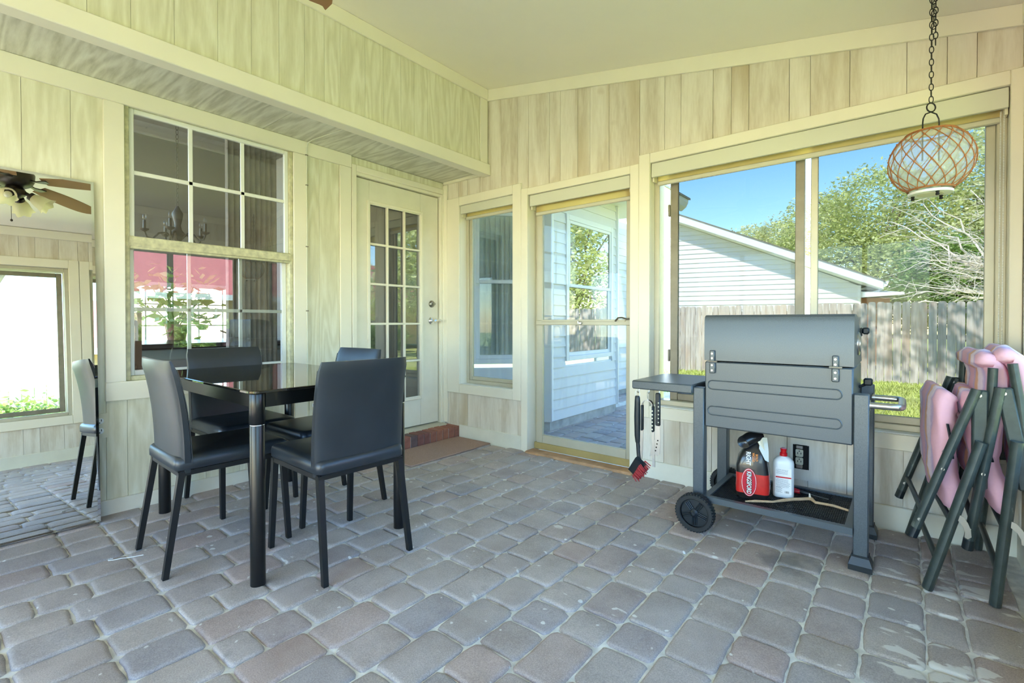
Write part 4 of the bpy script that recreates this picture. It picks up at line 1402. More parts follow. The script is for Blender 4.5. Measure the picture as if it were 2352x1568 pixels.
def make_folding_chair(label):
    t = thing('folding_chair', label, 'chair', group='folded garden chairs by the right wall')
    GN = M['green']
    prof_ = {'front_leg': [(.141, .771), (.05, .48), (-.040, .188)], 'rear_leg': [(.150, .584), (.075, .29), (.002, .004)]}
    for s in (-1, 1):
        Y = s * .252
        l = part(MB().tube([(x, Y + s * .0, z) for x, z in prof_['front_leg']], .0205, 12, flat=(.8, 1.15), up=(0, 1, 0)), 'front_leg', GN, t)
        part(MB().lathe([(.006, .0), (.005, .003), (.002, .004)], (.045, Y - .0225, .465), 8, 'y').lathe([(.006, .0), (.005, .003), (.002, .004)], (-.022, Y - .0225, .26), 8, 'y'), 'rivet', M['steel'], l)
        part(MB().tube([(-.030, Y, .221), (-.041, Y, .185), (-.0415, Y, .183)], [.0212, .0212, .017], 12, flat=(.8, 1.15), up=(0, 1, 0)), 'end_cap', M['plastic'], l)
        Y2 = Y - .004 + s * -.034
        l = part(MB().tube([(x, Y - .030 if s < 0 else Y + .03, z) for x, z in prof_['rear_leg']], .0215, 12, flat=(.8, 1.2), up=(0, 1, 0)), 'rear_leg', GN, t)
        yy = Y - .050 if s < 0 else Y + .046
        part(MB().lathe([(.007, .0), (.006, .003), (.002, .004)], (.143, yy, .558), 8, 'y'), 'rivet', M['steel'], l)
        pl = [(.085 + .0, .312), (.075, .300), (.085, .288), (.098, .272), (.104, .25), (.103, .232), (.112, .226), (.122, .236), (.120, .262), (.112, .285), (.10, .305)]
        part(MB().prism([(x, z) for x, z in pl], 'y', yy - .0005, yy + .0035), 'link_plate', M['steel'], l)
        part(MB().cbox(.128, .172, Y - .010, Y + .016, .405, .770, .006), 'armrest', GN, t)
        part(MB().tube([(.186, Y + .014, .852), (.182, Y + .014, .72), (.172, Y + .014, .58), (.158, Y + .014, .45), (.150, Y + .014, .405)], .017, 12, flat=(.85, 1.2), up=(0, 1, 0)), 'back_post', GN, t)
        part(MB().lathe([(.006, .0), (.005, .003), (.002, .004)], (.147, Y - .0135, .75), 8, 'y'), 'rivet', M['steel'], t)
    for (x, z, r_, m_, nm) in ((.060, .518, .0095, M['steel'], 'chrome_bar'), (.104, .662, .0085, M['steel'], 'chrome_bar'), (-.010, .285, .010, GN, 'stretcher'), (.030, .120, .011, GN, 'stretcher'), (.070, .275, .011, GN, 'stretcher')):
        part(MB().tube([(x, -.25, z), (x, .25, z)], r_, 10), nm, m_, t)
    # cushions
    def cushion(pts, th, hw_, name, rolls=.35):
        sec = roundrect(1, 1, .34, 4)
        rings = []
        P = [Vector((p[0], 0, p[1])) for p in pts]
        K = 16
        for i in range(K + 1):
            f = i / K * (len(P) - 1)
            j = min(int(f), len(P) - 2)
            c = P[j].lerp(P[j + 1], f - j)
            d = (P[min(j + 1, len(P) - 1)] - P[max(j, 0)]).normalized()
            nrm = Vector((d.z, 0, -d.x))
            e = min(1, (min(i, K - i) / K) / .10 + .28) ** .5
            wob = noise.noise((i * .5, hw_ * 9, th * 50)) * .006
            rings.append([c + nrm * (b * th * e + wob) + Vector((0, a * 2 * hw_ * (.9 + .1 * e) + wob, 0)) + nrm * (.004 * math.sin(a * 34 + i)) for a, b in sec])
        return part(MB().loft(rings), name, M['cloth'], t, angle=70)
    cushion([(.085, .742), (.062, .715), (.060, .58), (.068, .44), (.088, .30)], .088, .208, 'seat_cushion')
    cushion([(.150, .876), (.200, .874), (.212, .80), (.205, .66), (.185, .50), (.175, .40)], .075, .212, 'back_cushion')
    for s in (-1, 1):
        st_ = part(MB().tube([(.064, s * .224, .63), (.075, s * .226, .56), (.080, s * .226, .50)], .009, 8, flat=(1, .5)), 'strap', M['plastic'], t)
        part(MB().cbox(.066, .088, s * .226 - .01, s * .226 + .01, .545, .568, .004), 'buckle', plain('tan_webbing', lin(206, 168, 132), .7) if s < 0 else bpy.data.materials['tan_webbing'], st_)
        part(MB().sphere((.196, s * .228, .715), .016, 10, 8, (1, 1, 1.5)), 'arm_knob', M['plastic'], t)
    return t


f1 = make_folding_chair('folded green garden chair with pink striped cushions, next to the grill')
f2 = copy_tree(f1)
f2['label'] = 'second folded green garden chair with pink cushions, tight against the right wall'
f1.location = (3.325, -.335, 0)
f1.rotation_euler = (0, 0, .09)
f2.location = (3.537, -.325, 0)
f2.rotation_euler = (0, -.165, 0)

# ---------------------------------------------------------------- hanging rope lantern
LX, LY, LZ = 3.362, -.230, 1.728
ln = thing('hanging_lantern', 'white glass globe lantern in a brown rope net hanging on a chain', 'lantern', (LX, LY, LZ))
LR = .147
GLB = NT('frosted_globe')
GLB.b.inputs['Base Color'].default_value = lin(250, 253, 252)
GLB.setin(GLB.b, Roughness=.25)
tl = GLB.n('ShaderNodeBsdfTranslucent')
tl.inputs[0].default_value = lin(252, 254, 254)
tp = GLB.n('ShaderNodeBsdfTransparent')
tp.inputs[0].default_value = (.94, .98, .97, 1)
m1 = GLB.n('ShaderNodeMixShader')
m1.inputs[0].default_value = .55
m2_ = GLB.n('ShaderNodeMixShader')
m2_.inputs[0].default_value = .68
GLB.l(GLB.b.outputs[0], m1.inputs[1])
GLB.l(tl.outputs[0], m1.inputs[2])
GLB.l(m1.outputs[0], m2_.inputs[1])
GLB.l(tp.outputs[0], m2_.inputs[2])
GLB.l(m2_.outputs[0], GLB.out.inputs[0])
za, zb2 = math.radians(34), math.radians(150)
gp = [(LR * math.sin(za + (zb2 - za) * i / 16), LR * .98 * math.cos(za + (zb2 - za) * i / 16)) for i in range(17)]
part(MB().lathe(gp[::-1] + [(LR * math.sin(za) - .004, LR * .98 * math.cos(za) + .002), (LR * math.sin(za) - .006, LR * .98 * math.cos(za) - .006)], (0, 0, 0), 36, cap=False), 'globe', GLB.m, ln)
ROPE = NT('brown_rope')
wv_ = ROPE.n('ShaderNodeTexWave')
ROPE.l(ROPE.coords(), wv_.inputs['Vector'])
ROPE.setin(wv_, Scale=140.0, Distortion=2.0)
ROPE.l(ROPE.ramp(wv_.outputs['Color'], [(0.2, lin(120, 72, 40)), (0.8, lin(190, 128, 78))]), ROPE.b.inputs['Base Color'])
ROPE.setin(ROPE.b, Roughness=.85)
net = MB()
NS, KN = 16, 7
t0, t1_ = math.radians(36), math.radians(148)
for k in range(NS):
    for s in (-1, 1):
        pts = []
        for i in range(KN * 3 + 1):
            f = i / (KN * 3)
            th = t0 + (t1_ - t0) * f
            ph = 2 * PI * k / NS + s * f * KN * PI / NS
            rr_ = LR + .0024
            pts.append((rr_ * math.sin(th) * math.cos(ph), rr_ * math.sin(th) * math.sin(ph), rr_ * .98 * math.cos(th)))
        net.tube(pts, .00205, 5, cap=False)
for j in range(KN + 1):
    th = t0 + (t1_ - t0) * j / KN
    for k in range(NS):
        ph = 2 * PI * k / NS + (j % 2) * PI / NS
        net.sphere(((LR + .003) * math.sin(th) * math.cos(ph), (LR + .003) * math.sin(th) * math.sin(ph), (LR + .003) * .98 * math.cos(th)), .0046, 6, 4)
part(net, 'rope_net', ROPE.m, ln)['kind'] = 'stuff'
rp = MB()
for th in (t0, t1_):
    rr_ = (LR + .003) * math.sin(th)
    rp.tube([(rr_ * math.cos(a), rr_ * math.sin(a), (LR + .003) * .98 * math.cos(th)) for a in [2 * PI * i / 30 for i in range(30)]], .0045, 6, loop=True)
part(rp, 'rope_ring', ROPE.m, ln)['kind'] = 'stuff'
part(MB().lathe([(.0, -.146), (.076, -.146), (.078, -.143), (.078, -.136), (.07, -.133), (.0, -.133)], (0, 0, 0), 30), 'base_plate', M['white'], ln)
part(MB().lathe([(.046, -.1472), (.046, -.1462)], (0, 0, 0), 24), 'candle_cup', M['ivory'], ln)
for k in range(3):
    a = 2 * PI * k / 3 + .9
    part(MB().lathe([(.0, -.164), (.006, -.163), (.0075, -.158), (.005, -.153), (.007, -.150), (.007, -.144)], (.06 * math.cos(a), .06 * math.sin(a), 0), 10), 'foot_screw', M['hole'], ln)
rx_, ry_ = math.cos(.68), math.sin(.68)
hp = [(-.036, .0), (-.036, .165), (-.034, .185), (-.024, .205), (0, .214), (.024, .205), (.034, .185), (.036, .165), (.036, .0)]
part(MB().tube([(u * rx_, u * ry_, z) for u, z in hp], .0028, 8), 'wire_handle', M['black'], ln)
part(MB().tube([(.019 * math.cos(a) * rx_, .019 * math.cos(a) * ry_, .234 + .019 * math.sin(a)) for a in [2 * PI * i / 20 for i in range(20)]], .0028, 8, loop=True), 'hanging_ring', M['black'], ln)


def chain_link(z, ang, x=0, y=0, hh=.0155, ww=.0078, lean=0):
    pts = []
    for i in range(14):
        a = 2 * PI * i / 14
        u, v = ww * math.cos(a), hh * math.sin(a)
        pts.append((x + (u + lean * v) * math.cos(ang), y + (u + lean * v) * math.sin(ang), z + v))
    return MB().tube(pts, .0019, 6, loop=True)


ztop = CZ(LX) - LZ - .006
z = .2545 + .0135
k = 0
ch = []
while z < ztop - .01:
    ch.append((z, .68 + (.9 if k % 2 else -.35) * (.8 if k % 2 else 1), 0, 0))
    z += .0272
    k += 1
zz = ztop - .010
for k in range(8):
    ch.append((zz - k * .0272, .68 + (.8 if k % 2 else -.5), .017 * rx_, .017 * ry_))
for k in range(5):
    ch.append((zz - .012 - k * .0272, .3 + (1.2 if k % 2 else -.2), .009 * rx_, .009 * ry_))
for q in ch:
    part(chain_link(q[0], q[1], q[2], q[3]), 'chain_link', M['black'], ln)
part(MB().lathe([(.012, ztop + .008), (.012, ztop + .001), (.004, ztop)], (0, 0, 0), 12).tube([(0, 0, ztop + .002), (0, 0, ztop - .012), (.006, .004, ztop - .018), (.012, .008, ztop - .012)], .0022, 6), 'ceiling_hook', M['white'], ln)

# ---------------------------------------------------------------- ceiling fan with lights
FX, FY, FZ = 1.90, -2.58, 2.30
fan = thing('ceiling_fan', 'bronze ceiling fan with woven leaf blades and frosted tulip lights', 'fan', (FX, FY, FZ))
BZ = plain('dark_bronze', lin(62, 56, 50), .35, .6)
WVN = NT('woven_palm_blade')
wv_ = WVN.n('ShaderNodeTexWave')
WVN.l(WVN.coords(), wv_.inputs['Vector'])
WVN.setin(wv_, Scale=70.0, Distortion=1.0)
WVN.l(WVN.ramp(wv_.outputs['Color'], [(0.2, lin(112, 84, 54)), (0.8, lin(170, 130, 84))]), WVN.b.inputs['Base Color'])
WVN.setin(WVN.b, Roughness=.8)
cz_ = CZ(FX) - FZ
part(MB().lathe([(.0, -.055), (.06, -.05), (.095, -.03), (.11, .0), (.115, .05), (.10, .085), (.05, .10), (.02, .105), (.02, cz_ - .05), (.06, cz_ - .03), (.07, cz_ + .01)], (0, 0, 0), 28), 'motor_housing', BZ, fan)
part(MB().lathe([(.0, -.135), (.03, -.132), (.058, -.11), (.064, -.08), (.05, -.055)], (0, 0, 0), 24), 'light_hub', BZ, fan)
for k in range(5):
    a = math.radians(125 + 72 * k)
    dx, dy = math.cos(a), math.sin(a)
    px_, py_ = -dy, dx
    arm = part(MB().loft([[(dx * r + px_ * w_ * u, dy * r + py_ * w_ * u, z + h) for u, h in ((-1, -.004), (1, -.004), (1, .004), (-1, .004))] for r, z, w_ in ((.09, .0, .016), (.14, -.012, .012), (.18, -.014, .03), (.21, -.016, .034))]), 'blade_arm', BZ, fan)
    rings = []
    for i in range(17):
        f = i / 16
        r = .18 + .485 * f
        wd = (.038 + .042 * math.sin(PI * min(1, .10 + f * .74))) * (1 if f < .78 else math.sqrt(max(.004, 1 - ((f - .78) / .22) ** 2)))
        z = -.010 - .045 * f
        rings.append([(dx * r + px_ * wd * u, dy * r + py_ * wd * u, z + h + .008 * u) for u, h in ((-1, -.002), (0, -.006), (1, -.002), (1, .003), (0, .002), (-1, .003))])
    part(MB().loft(rings), 'blade', WVN.m, fan)
TUL = NT('frosted_tulip_glass')
TUL.b.inputs['Base Color'].default_value = lin(236, 232, 206)
TUL.setin(TUL.b, Roughness=.35)
tl = TUL.n('ShaderNodeBsdfTranslucent')
tl.inputs[0].default_value = lin(246, 238, 206)
m1 = TUL.n('ShaderNodeMixShader')
m1.inputs[0].default_value = .6
TUL.l(TUL.b.outputs[0], m1.inputs[1])
TUL.l(tl.outputs[0], m1.inputs[2])
TUL.l(m1.outputs[0], TUL.out.inputs[0])
BLB = NT('clear_bulb')
BLB.b.inputs['Base Color'].default_value = lin(240, 240, 232)
BLB.setin(BLB.b, Roughness=.1)
for k in range(4):
    a = math.radians(20 + 90 * k)
    d = Vector((math.cos(a) * .80, math.sin(a) * .80, -.60)).normalized()
    base = Vector((math.cos(a) * .055, math.sin(a) * .055, -.09))
    q = Vector((0, 0, 1)).rotation_difference(d).to_matrix().to_4x4()
    mm = Matrix.Translation(base) @ q
    T = lambda mb: MB().add([mm @ Vector(p) for p in mb.v], mb.f)
    sc_ = part(T(MB().lathe([(.012, .0), (.014, .03), (.030, .035), (.032, .055), (.026, .058)], n=16)), 'lamp_socket', BZ, fan)
    rings = []
    for r, h, fl in ((.026, .052, 0), (.036, .066, 0), (.046, .09, .02), (.050, .115, .04), (.054, .14, .08), (.062, .16, .14)):
        rings.append([((r * (1 + fl * math.cos(6 * t_))) * math.cos(t_), (r * (1 + fl * math.cos(6 * t_))) * math.sin(t_), h + fl * .04 * math.cos(6 * t_)) for t_ in [2 * PI * i / 24 for i in range(24)]])
    part(T(MB().loft(rings, False)), 'lamp_shade', TUL.m, fan, angle=80)
    bl_ = T(MB().sphere((0, 0, .105), .024, 12, 8, (1, 1, 1.3)))
    part(bl_, 'bulb', BLB.m, fan)
part(MB().tube([(.0, -.02, -.13), (.0, -.02, -.30)], .0016, 5), 'pull_chain', BZ, fan)
part(MB().lathe([(.0, -.318), (.007, -.314), (.008, -.304), (.003, -.298)], (0, -.02, 0), 10), 'pull_knob', BZ, fan)

# ================================================================ outside
GZ = lambda y: -.115 - .0205 * max(0, min(y, 10.6))
gd = MB()
xs = [-14, -6, -3, -1, 0, 1, 2, 3, 4, 5, 6, 8, 12, 18, 30, 60]
ysg = [-30, -15, -8, .16, 1.5, 3, 4.5, 6, 7.5, 9, 10.6, 14, 20, 30, 70]
gd.v = [(x, y, GZ(y)) for y in ysg for x in xs]
nxg = len(xs)
gd.f = [(j * nxg + i, j * nxg + i + 1, (j + 1) * nxg + i + 1, (j + 1) * nxg + i) for j in range(len(ysg) - 1) for i in range(nxg - 1)
        if not (ysg[j] < .1 and xs[i] < 4)]
lawn = tag(gd.build('ground', M['soil']), 'back yard lawn behind the porch', 'lawn', kind='structure')


def quads_mesh(name, V, m):
    """V: n x 4 x 3 array of quads"""
    n = len(V)
    me = bpy.data.meshes.new(name)
    me.vertices.add(n * 4)
    me.vertices.foreach_set('co', V.reshape(-1).astype(np.float32))
    me.loops.add(n * 4)
    me.loops.foreach_set('vertex_index', np.arange(n * 4, dtype=np.int32))
    me.polygons.add(n)
    me.polygons.foreach_set('loop_start', np.arange(0, n * 4, 4, dtype=np.int32))
    me.update()
    me.validate()
    me.materials.append(m)
    return me


rng = np.random.default_rng(5)
N = 42000
gx = rng.uniform(1.75, 7.0, N)
gy_ = .2 + 10.3 * rng.uniform(0, 1, N) ** 1.25
left = rng.uniform(0, 1, N) < .22
gx = np.where(left, rng.uniform(-3.2, 1.8, N), gx)
gy_ = np.where(left, rng.uniform(4.6, 10.4, N), gy_)
gz = -.115 - .0205 * np.clip(gy_, 0, 10.6)
a = rng.uniform(0, 2 * PI, N)
hh = rng.uniform(.03, .085, N)
wd = rng.uniform(.004, .008, N) * (1 + gy_ * .12)
le = rng.uniform(-.04, .04, (N, 2))
P = np.stack([gx, gy_, gz], 1)
D = np.stack([np.cos(a) * wd, np.sin(a) * wd, 0 * wd], 1)
T_ = np.stack([le[:, 0], le[:, 1], hh], 1)
V = np.stack([P - D, P + D, P + T_ + D * .25, P + T_ - D * .25], 1)
o = link('grass', quads_mesh('grass', V, M['grass']))
tag(o, 'sunny green grass of the back yard', 'grass', kind='stuff')

# patio of pavers outside the storm door
pat = tag(MB().box(-.6, 1.82, .16, 4.6, -.3, -.112).build('patio', M['sand']), 'paved patio outside the storm door', 'patio', kind='structure')
pr2 = random.Random(3)
for i in range(15):
    xr = -.40 + .16 * i
    y = .17 + pr2.choice((0, .08, .04))
    while y < 4.5:
        L = pr2.choice((.16, .24, .24))
        if not (y < 3.2 and xr < .30):
            o = link('paver', pr2.choice(PM[L]), pat, (xr, y + L / 2, -.1 + pr2.uniform(-.002, .002)))
        y += L


def siding(parent, Pa, Qa, z0, z1, e, opens=(), clip=None, m='siding', cb=True):
    """lap siding from Pa to Qa (2D); outside is to the right of the walk Pa->Qa"""
    Pa, Qa = Vector(Pa), Vector(Qa)
    L = (Qa - Pa).length
    d = (Qa - Pa) / L
    n = Vector((d.y, -d.x))
    z = z0
    while z < z1 - .01:
        t = min(z + e, z1)
        s0, s1 = 0.0, L
        if clip:
            s0, s1 = clip(z, L)
        segs = [(s0, s1)]
        for a, b, c, f in opens:
            if c < (z + t) / 2 < f:
                segs = [q for s in segs for q in ((s[0], min(s[1], a)), (max(s[0], b), s[1])) if q[1] - q[0] > .01]
        if segs and s1 - s0 > .02:
            mb = MB()
            for a, b in segs:
                pt = lambda s, h, zz: (Pa.x + d.x * s + n.x * h, Pa.y + d.y * s + n.y * h, zz)
                k = min(.019, e * .18)
                mb.add([pt(a, 0, z), pt(b, 0, z), pt(b, k, z), pt(a, k, z), pt(a, 0, t), pt(b, 0, t), pt(b, k * .25, t), pt(a, k * .25, t)],
                       [(0, 3, 2, 1), (3, 7, 6, 2), (0, 4, 7, 3), (1, 2, 6, 5), (4, 5, 6, 7), (0, 1, 5, 4)])
            mb.build('siding_board', M[m], parent, False)
        z += e


def house_window(parent, Pa, Qa, s0, s1, z0, z1, zr, gl='glass_bay', cu=None):
    Pa, Qa = Vector(Pa), Vector(Qa)
    d = (Qa - Pa).normalized()
    ang = math.atan2(d.y, d.x)
    m4 = Matrix.Translation((Pa.x, Pa.y, 0)) @ Matrix.Rotation(ang, 4, 'Z')
    X = lambda mb: MB().add([m4 @ Vector(p) for p in mb.v], mb.f)
    fr = part(X(MB().frame_xz(s0, s1, z0, z1, .05, -.030, .02, .05, .06)), 'window_frame', M['white_v'], parent)
    part(X(MB().frame_xz(s0 + .05, s1 - .05, zr - .02, z1 - .06, .035, -.022, .0)), 'upper_sash', M['white_v'], fr)
    part(X(MB().frame_xz(s0 + .05, s1 - .05, z0 + .05, zr + .025, .040, -.006, .016)), 'lower_sash', M['white_v'], fr)
    part(X(MB().box(s0 + .08, s1 - .08, -.012, -.009, zr, z1 - .09)), 'pane', M[gl], fr, False)
    part(X(MB().box(s0 + .085, s1 - .085, .004, .007, z0 + .085, zr)), 'pane', M[gl], fr, False)
    cu_ = MB()
    K = 24
    for i in range(K):
        a, b = s0 + .06 + (s1 - s0 - .12) * i / K, s0 + .06 + (s1 - s0 - .12) * (i + 1) / K
        cu_.box(a, b, .10 + .012 * (i % 2), .114 + .012 * (i % 2), z0 + .05, z1 - .06)
    part(X(cu_), 'curtain', cu or CURT, fr, False)['kind'] = 'stuff'


CURT = plain('dim_curtain', lin(112, 126, 132), .9, var=.3, vscale=6)
bay = structure('wall_bay', 'white-sided bay of the house seen through the storm door', 'bay')
B0, B1, B2, B3, B4 = (-.15, .42), (.45, 1.05), (.45, 2.50), (-.15, 3.10), (-.15, 5.0)
zS, zE, ex = -.105 + 0.0, 2.47, .109
opf = [(.06, .78, .56, 2.2)]
opw = [(.27, 1.325, .56, 2.2)]
siding(bay, B0, B1, .0, zE, ex, opf)
siding(bay, B1, B2, .0, zE, ex, opw)
siding(bay, B2, B3, .0, zE, ex)
siding(bay, B3, B4, -.02, zE, ex)
siding(bay, (-.15, .14), B0, .0, zE, ex)
core = MB()
for a, b in ((B0, B1), (B1, B2), (B2, B3), (B3, B4), ((-.15, .0), B0)):
    d = (Vector(b) - Vector(a)).normalized()
    n = Vector((-d.y, d.x)) * .03
    zts = [(zE - .3, zE + .1), (.0, .56)] if a in (B0, B1) else [(.0, zE + .1)]
    if a in (B0, B1):
        o1, o2, _, _ = (opf if a == B0 else opw)[0]
        L = (Vector(b) - Vector(a)).length
        for s0, s1 in ((0, o1), (o2, L)):
            p, q = Vector(a) + d * s0, Vector(a) + d * s1
            core.hexa([(p.x, p.y, .5), (q.x, q.y, .5), (q.x + n.x, q.y + n.y, .5), (p.x + n.x, p.y + n.y, .5), (p.x, p.y, 2.3), (q.x, q.y, 2.3), (q.x + n.x, q.y + n.y, 2.3), (p.x + n.x, p.y + n.y, 2.3)])
    for z0, z1 in zts:
        core.hexa([(a[0], a[1], z0), (b[0], b[1], z0), (b[0] + n.x, b[1] + n.y, z0), (a[0] + n.x, a[1] + n.y, z0), (a[0], a[1], z1), (b[0], b[1], z1), (b[0] + n.x, b[1] + n.y, z1), (a[0] + n.x, a[1] + n.y, z1)])
part(core, 'sheathing', M['white_v'], bay, False)
cbm = lambda x, y, n_: part(MB().cbox(x - .045, x + .045, y - .045, y + .045, -.005, zE, .01, Matrix.Translation((x, y, 0)) @ Matrix.Rotation(.39, 4, 'Z') @ Matrix.Translation((-x, -y, 0))), 'corner_board', M['white_v'], bay)
cbm(.435, 1.045, 0)
cbm(.435, 2.505, 0)
cbm(-.14, 3.09, 0)
house_window(bay, B0, B1, .06, .78, .60, 2.185, 1.43, 'glass_house', plain('sheer_curtain', lin(206, 216, 218), .9, var=.12, vscale=5))
house_window(bay, B1, B2, .27, 1.325, .605, 2.18, 1.42)
fd = MB()
for a, b in ((B0, B1), (B1, B2), (B2, B3), (B3, B4)):
    d = (Vector(b) - Vector(a)).normalized()
    n = Vector((-d.y, d.x)) * .05
    o_ = n * .1
    fd.hexa([(a[0] - .03 * d.x, a[1], -.35), (b[0], b[1], -.35), (b[0] + n.x, b[1] + n.y, -.35), (a[0] + n.x, a[1] + n.y, -.35), (a[0], a[1], .02), (b[0], b[1], .02), (b[0] + n.x, b[1] + n.y, .02), (a[0] + n.x, a[1] + n.y, .02)])
part(fd, 'foundation', M['concrete'], bay, False)
part(MB().box(-1.2, 1.02, .14, 3.2, zE, zE + .02).box(-1.2, -.25, 3.2, 5.1, zE, zE + .02), 'soffit_panel', plain('soffit_vinyl', lin(232, 228, 212), .6), bay, False)
part(MB().prism([(1.0, zE - .01), (1.02, zE - .01), (1.075, zE + .03), (1.10, zE + .08), (1.105, zE + .13), (1.09, zE + .13), (1.085, zE + .10), (1.0, zE + .10)], 'y', .3, 3.22), 'gutter', M['white_v'], bay, False)
part(MB().hexa([(-1.2, .14, zE + .6), (1.12, .14, zE + .12), (1.12, 3.25, zE + .12), (-1.2, 3.25, zE + .6), (-1.2, .14, zE + .65), (1.12, .14, zE + .145), (1.12, 3.25, zE + .145), (-1.2, 3.25, zE + .65)]), 'roof', M['alu_dark'], bay, False)
ds = thing('downspout', 'white corrugated downspout at the far end of the bay, foot on a green splash block', 'downspout', (-.06, 4.05, -.2))
o = part(MB().tube([(.10, 4.0, 2.35), (.04, 4.03, 2.12), (-.05, 4.05, 1.98), (-.06, 4.05, 1.8), (-.06, 4.05, .12), (-.03, 4.04, .0), (.06, 3.98, -.08)], .055, 10, flat=(1, .75)), 'pipe', M['white_v'], ds)
o.location = (.06, -4.05, .2)
o = part(MB().cbox(-.06, .20, 3.78, 4.1, -.2, -.09, .02), 'splash_block', plain('green_plastic', lin(74, 150, 140), .6), ds)
o.location = (.06, -4.05, .2)

# fence along the back of the yard
fe = thing('fence', 'weathered dog-eared wooden fence across the back of the yard', 'fence', (1.5, 10.55, -.34))
PK = []
for i in range(5):
    rr = random.Random(40 + i)
    h_ = 1.80 + rr.uniform(-.015, .015)
    w_ = .069
    poly = [(-w_, 0), (w_, 0), (w_, h_ - .045), (w_ - .012, h_ - .014), (w_ - .034, h_), (-w_ + .034, h_), (-w_ + .012, h_ - .014), (-w_, h_ - .045)]
    mbp = MB()
    mbp.loft([[(x, -.008, z) for x, z in poly], [(x, .010, z) for x, z in poly]])
    PK.append(mbp.mesh('picket', M['fence'], False))
x = -5.6
while x < 8.2:
    o = link('picket', R.choice(PK), fe, (x, R.uniform(-.006, .006), R.uniform(-.015, .02)), (0, R.uniform(-.008, .008), 0))
    x += .1475
for z in (.3, 1.0, 1.55):
    part(MB().box(-7.2, 6.7, .012, .05, z, z + .09), 'rail', M['fence'], fe, False)


# neighbour's gabled house
nw, nn_ = Vector((.972, .233)), Vector((.233, -.972))
nb = thing('neighbor_house', 'white-sided gabled house behind the back fence', 'house', (2.131, 16.012, -.3))
NBM = Matrix.Translation((0, 0, .3)) @ Matrix.Rotation(math.atan2(.233, .972), 4, 'Z')
rk = lambda s: 2.20 - .439 * s
e2 = .17


def nbp(mb, name, m, smooth=False):
    return part(MB().add([NBM @ Vector(p) for p in mb.v], mb.f), name, m, nb, smooth)


z = -.4
while z < 5.6:
    t = z + e2
    smax = 0.0 if z < 2.1 else min(0, -(z - 2.20) / .439)
    smin = -9.5
    if smax > smin + .1:
        nbp(MB().add([(smin, .0, z), (smax, 0, z), (smax, -.024, z), (smin, -.024, z), (smin, 0, t), (smax - (.39 if z > 2.03 else 0), 0, t), (smax - (.39 if z > 2.03 else 0), -.002, t), (smin, -.002, t)],
                     [(0, 3, 2, 1), (3, 7, 6, 2), (0, 4, 7, 3), (1, 2, 6, 5), (4, 5, 6, 7), (0, 1, 5, 4)]), 'siding_board', M['siding'])
    z += e2
nbp(MB().hexa([(-9.5, .01, -.4), (0, .01, -.4), (0, .05, -.4), (-9.5, .05, -.4), (-9.5, .01, 6.3), (0, .01, 2.18), (0, .05, 2.18), (-9.5, .05, 6.3)]), 'sheathing', M['siding'])
nbp(MB().cbox(-.07, .02, -.02, .05, -.4, 2.2, .01), 'corner_board', M['white_v'])
OV = -.48
nbp(MB().hexa([(-9.5, OV - .03, rk(-9.5)), (.5, OV - .03, rk(.5) + .06), (.5, OV, rk(.5) + .06), (-9.5, OV, rk(-9.5)), (-9.5, OV - .03, rk(-9.5) + .25), (.5, OV - .03, rk(.5) + .31), (.5, OV, rk(.5) + .31), (-9.5, OV, rk(-9.5) + .25)]), 'rake_board', M['white_v'])
nbp(MB().hexa([(-9.5, OV, rk(-9.5)), (.5, OV, rk(.5) + .04), (.5, .05, rk(.5) + .04), (-9.5, .05, rk(-9.5)), (-9.5, OV, rk(-9.5) + .03), (.5, OV, rk(.5) + .07), (.5, .05, rk(.5) + .07), (-9.5, .05, rk(-9.5) + .03)]), 'rake_soffit', M['white_v'])
nbp(MB().hexa([(-9.5, OV - .06, rk(-9.5) + .25), (.55, OV - .06, rk(.55) + .31), (.55, 3.2, rk(.55) + .31), (-9.5, 3.2, rk(-9.5) + .25), (-9.5, OV - .06, rk(-9.5) + .28), (.55, OV - .06, rk(.55) + .335), (.55, 3.2, rk(.55) + .335), (-9.5, 3.2, rk(-9.5) + .28)]), 'roof', M['alu_dark'])
nbp(MB().prism([(.50, 2.08), (.60, 2.14), (.64, 2.26), (.62, 2.28), (.50, 2.26)], 'y', OV, 3.2), 'gutter', M['white_v'])
nbp(MB().tube([(.52, -.25, 2.1), (.45, -.2, 2.0), (.2, -.1, 1.92), (.12, -.08, 1.85)], .04, 8), 'downspout', M['white_v'], True)
nbp(MB().loft([[(.04, -.5, 1.80), (1.02, -.5, 1.86), (1.02, 3, 1.86), (.04, 3, 1.86)], [(.04, -.5, 1.95), (1.02, -.5, 1.93), (1.02, 3, 1.93), (.04, 3, 1.95)], [(.04, 1.2, 2.12), (.5, 1.2, 2.12), (.5, 2, 2.12), (.04, 2, 2.12)]]), 'porch_roof', M['white_v'])
nbp(MB().box(.04, .82, .2, 3, -.4, 1.8), 'porch_wall', plain('pinkish_brick', lin(176, 128, 108), .9, var=.2, vscale=30))


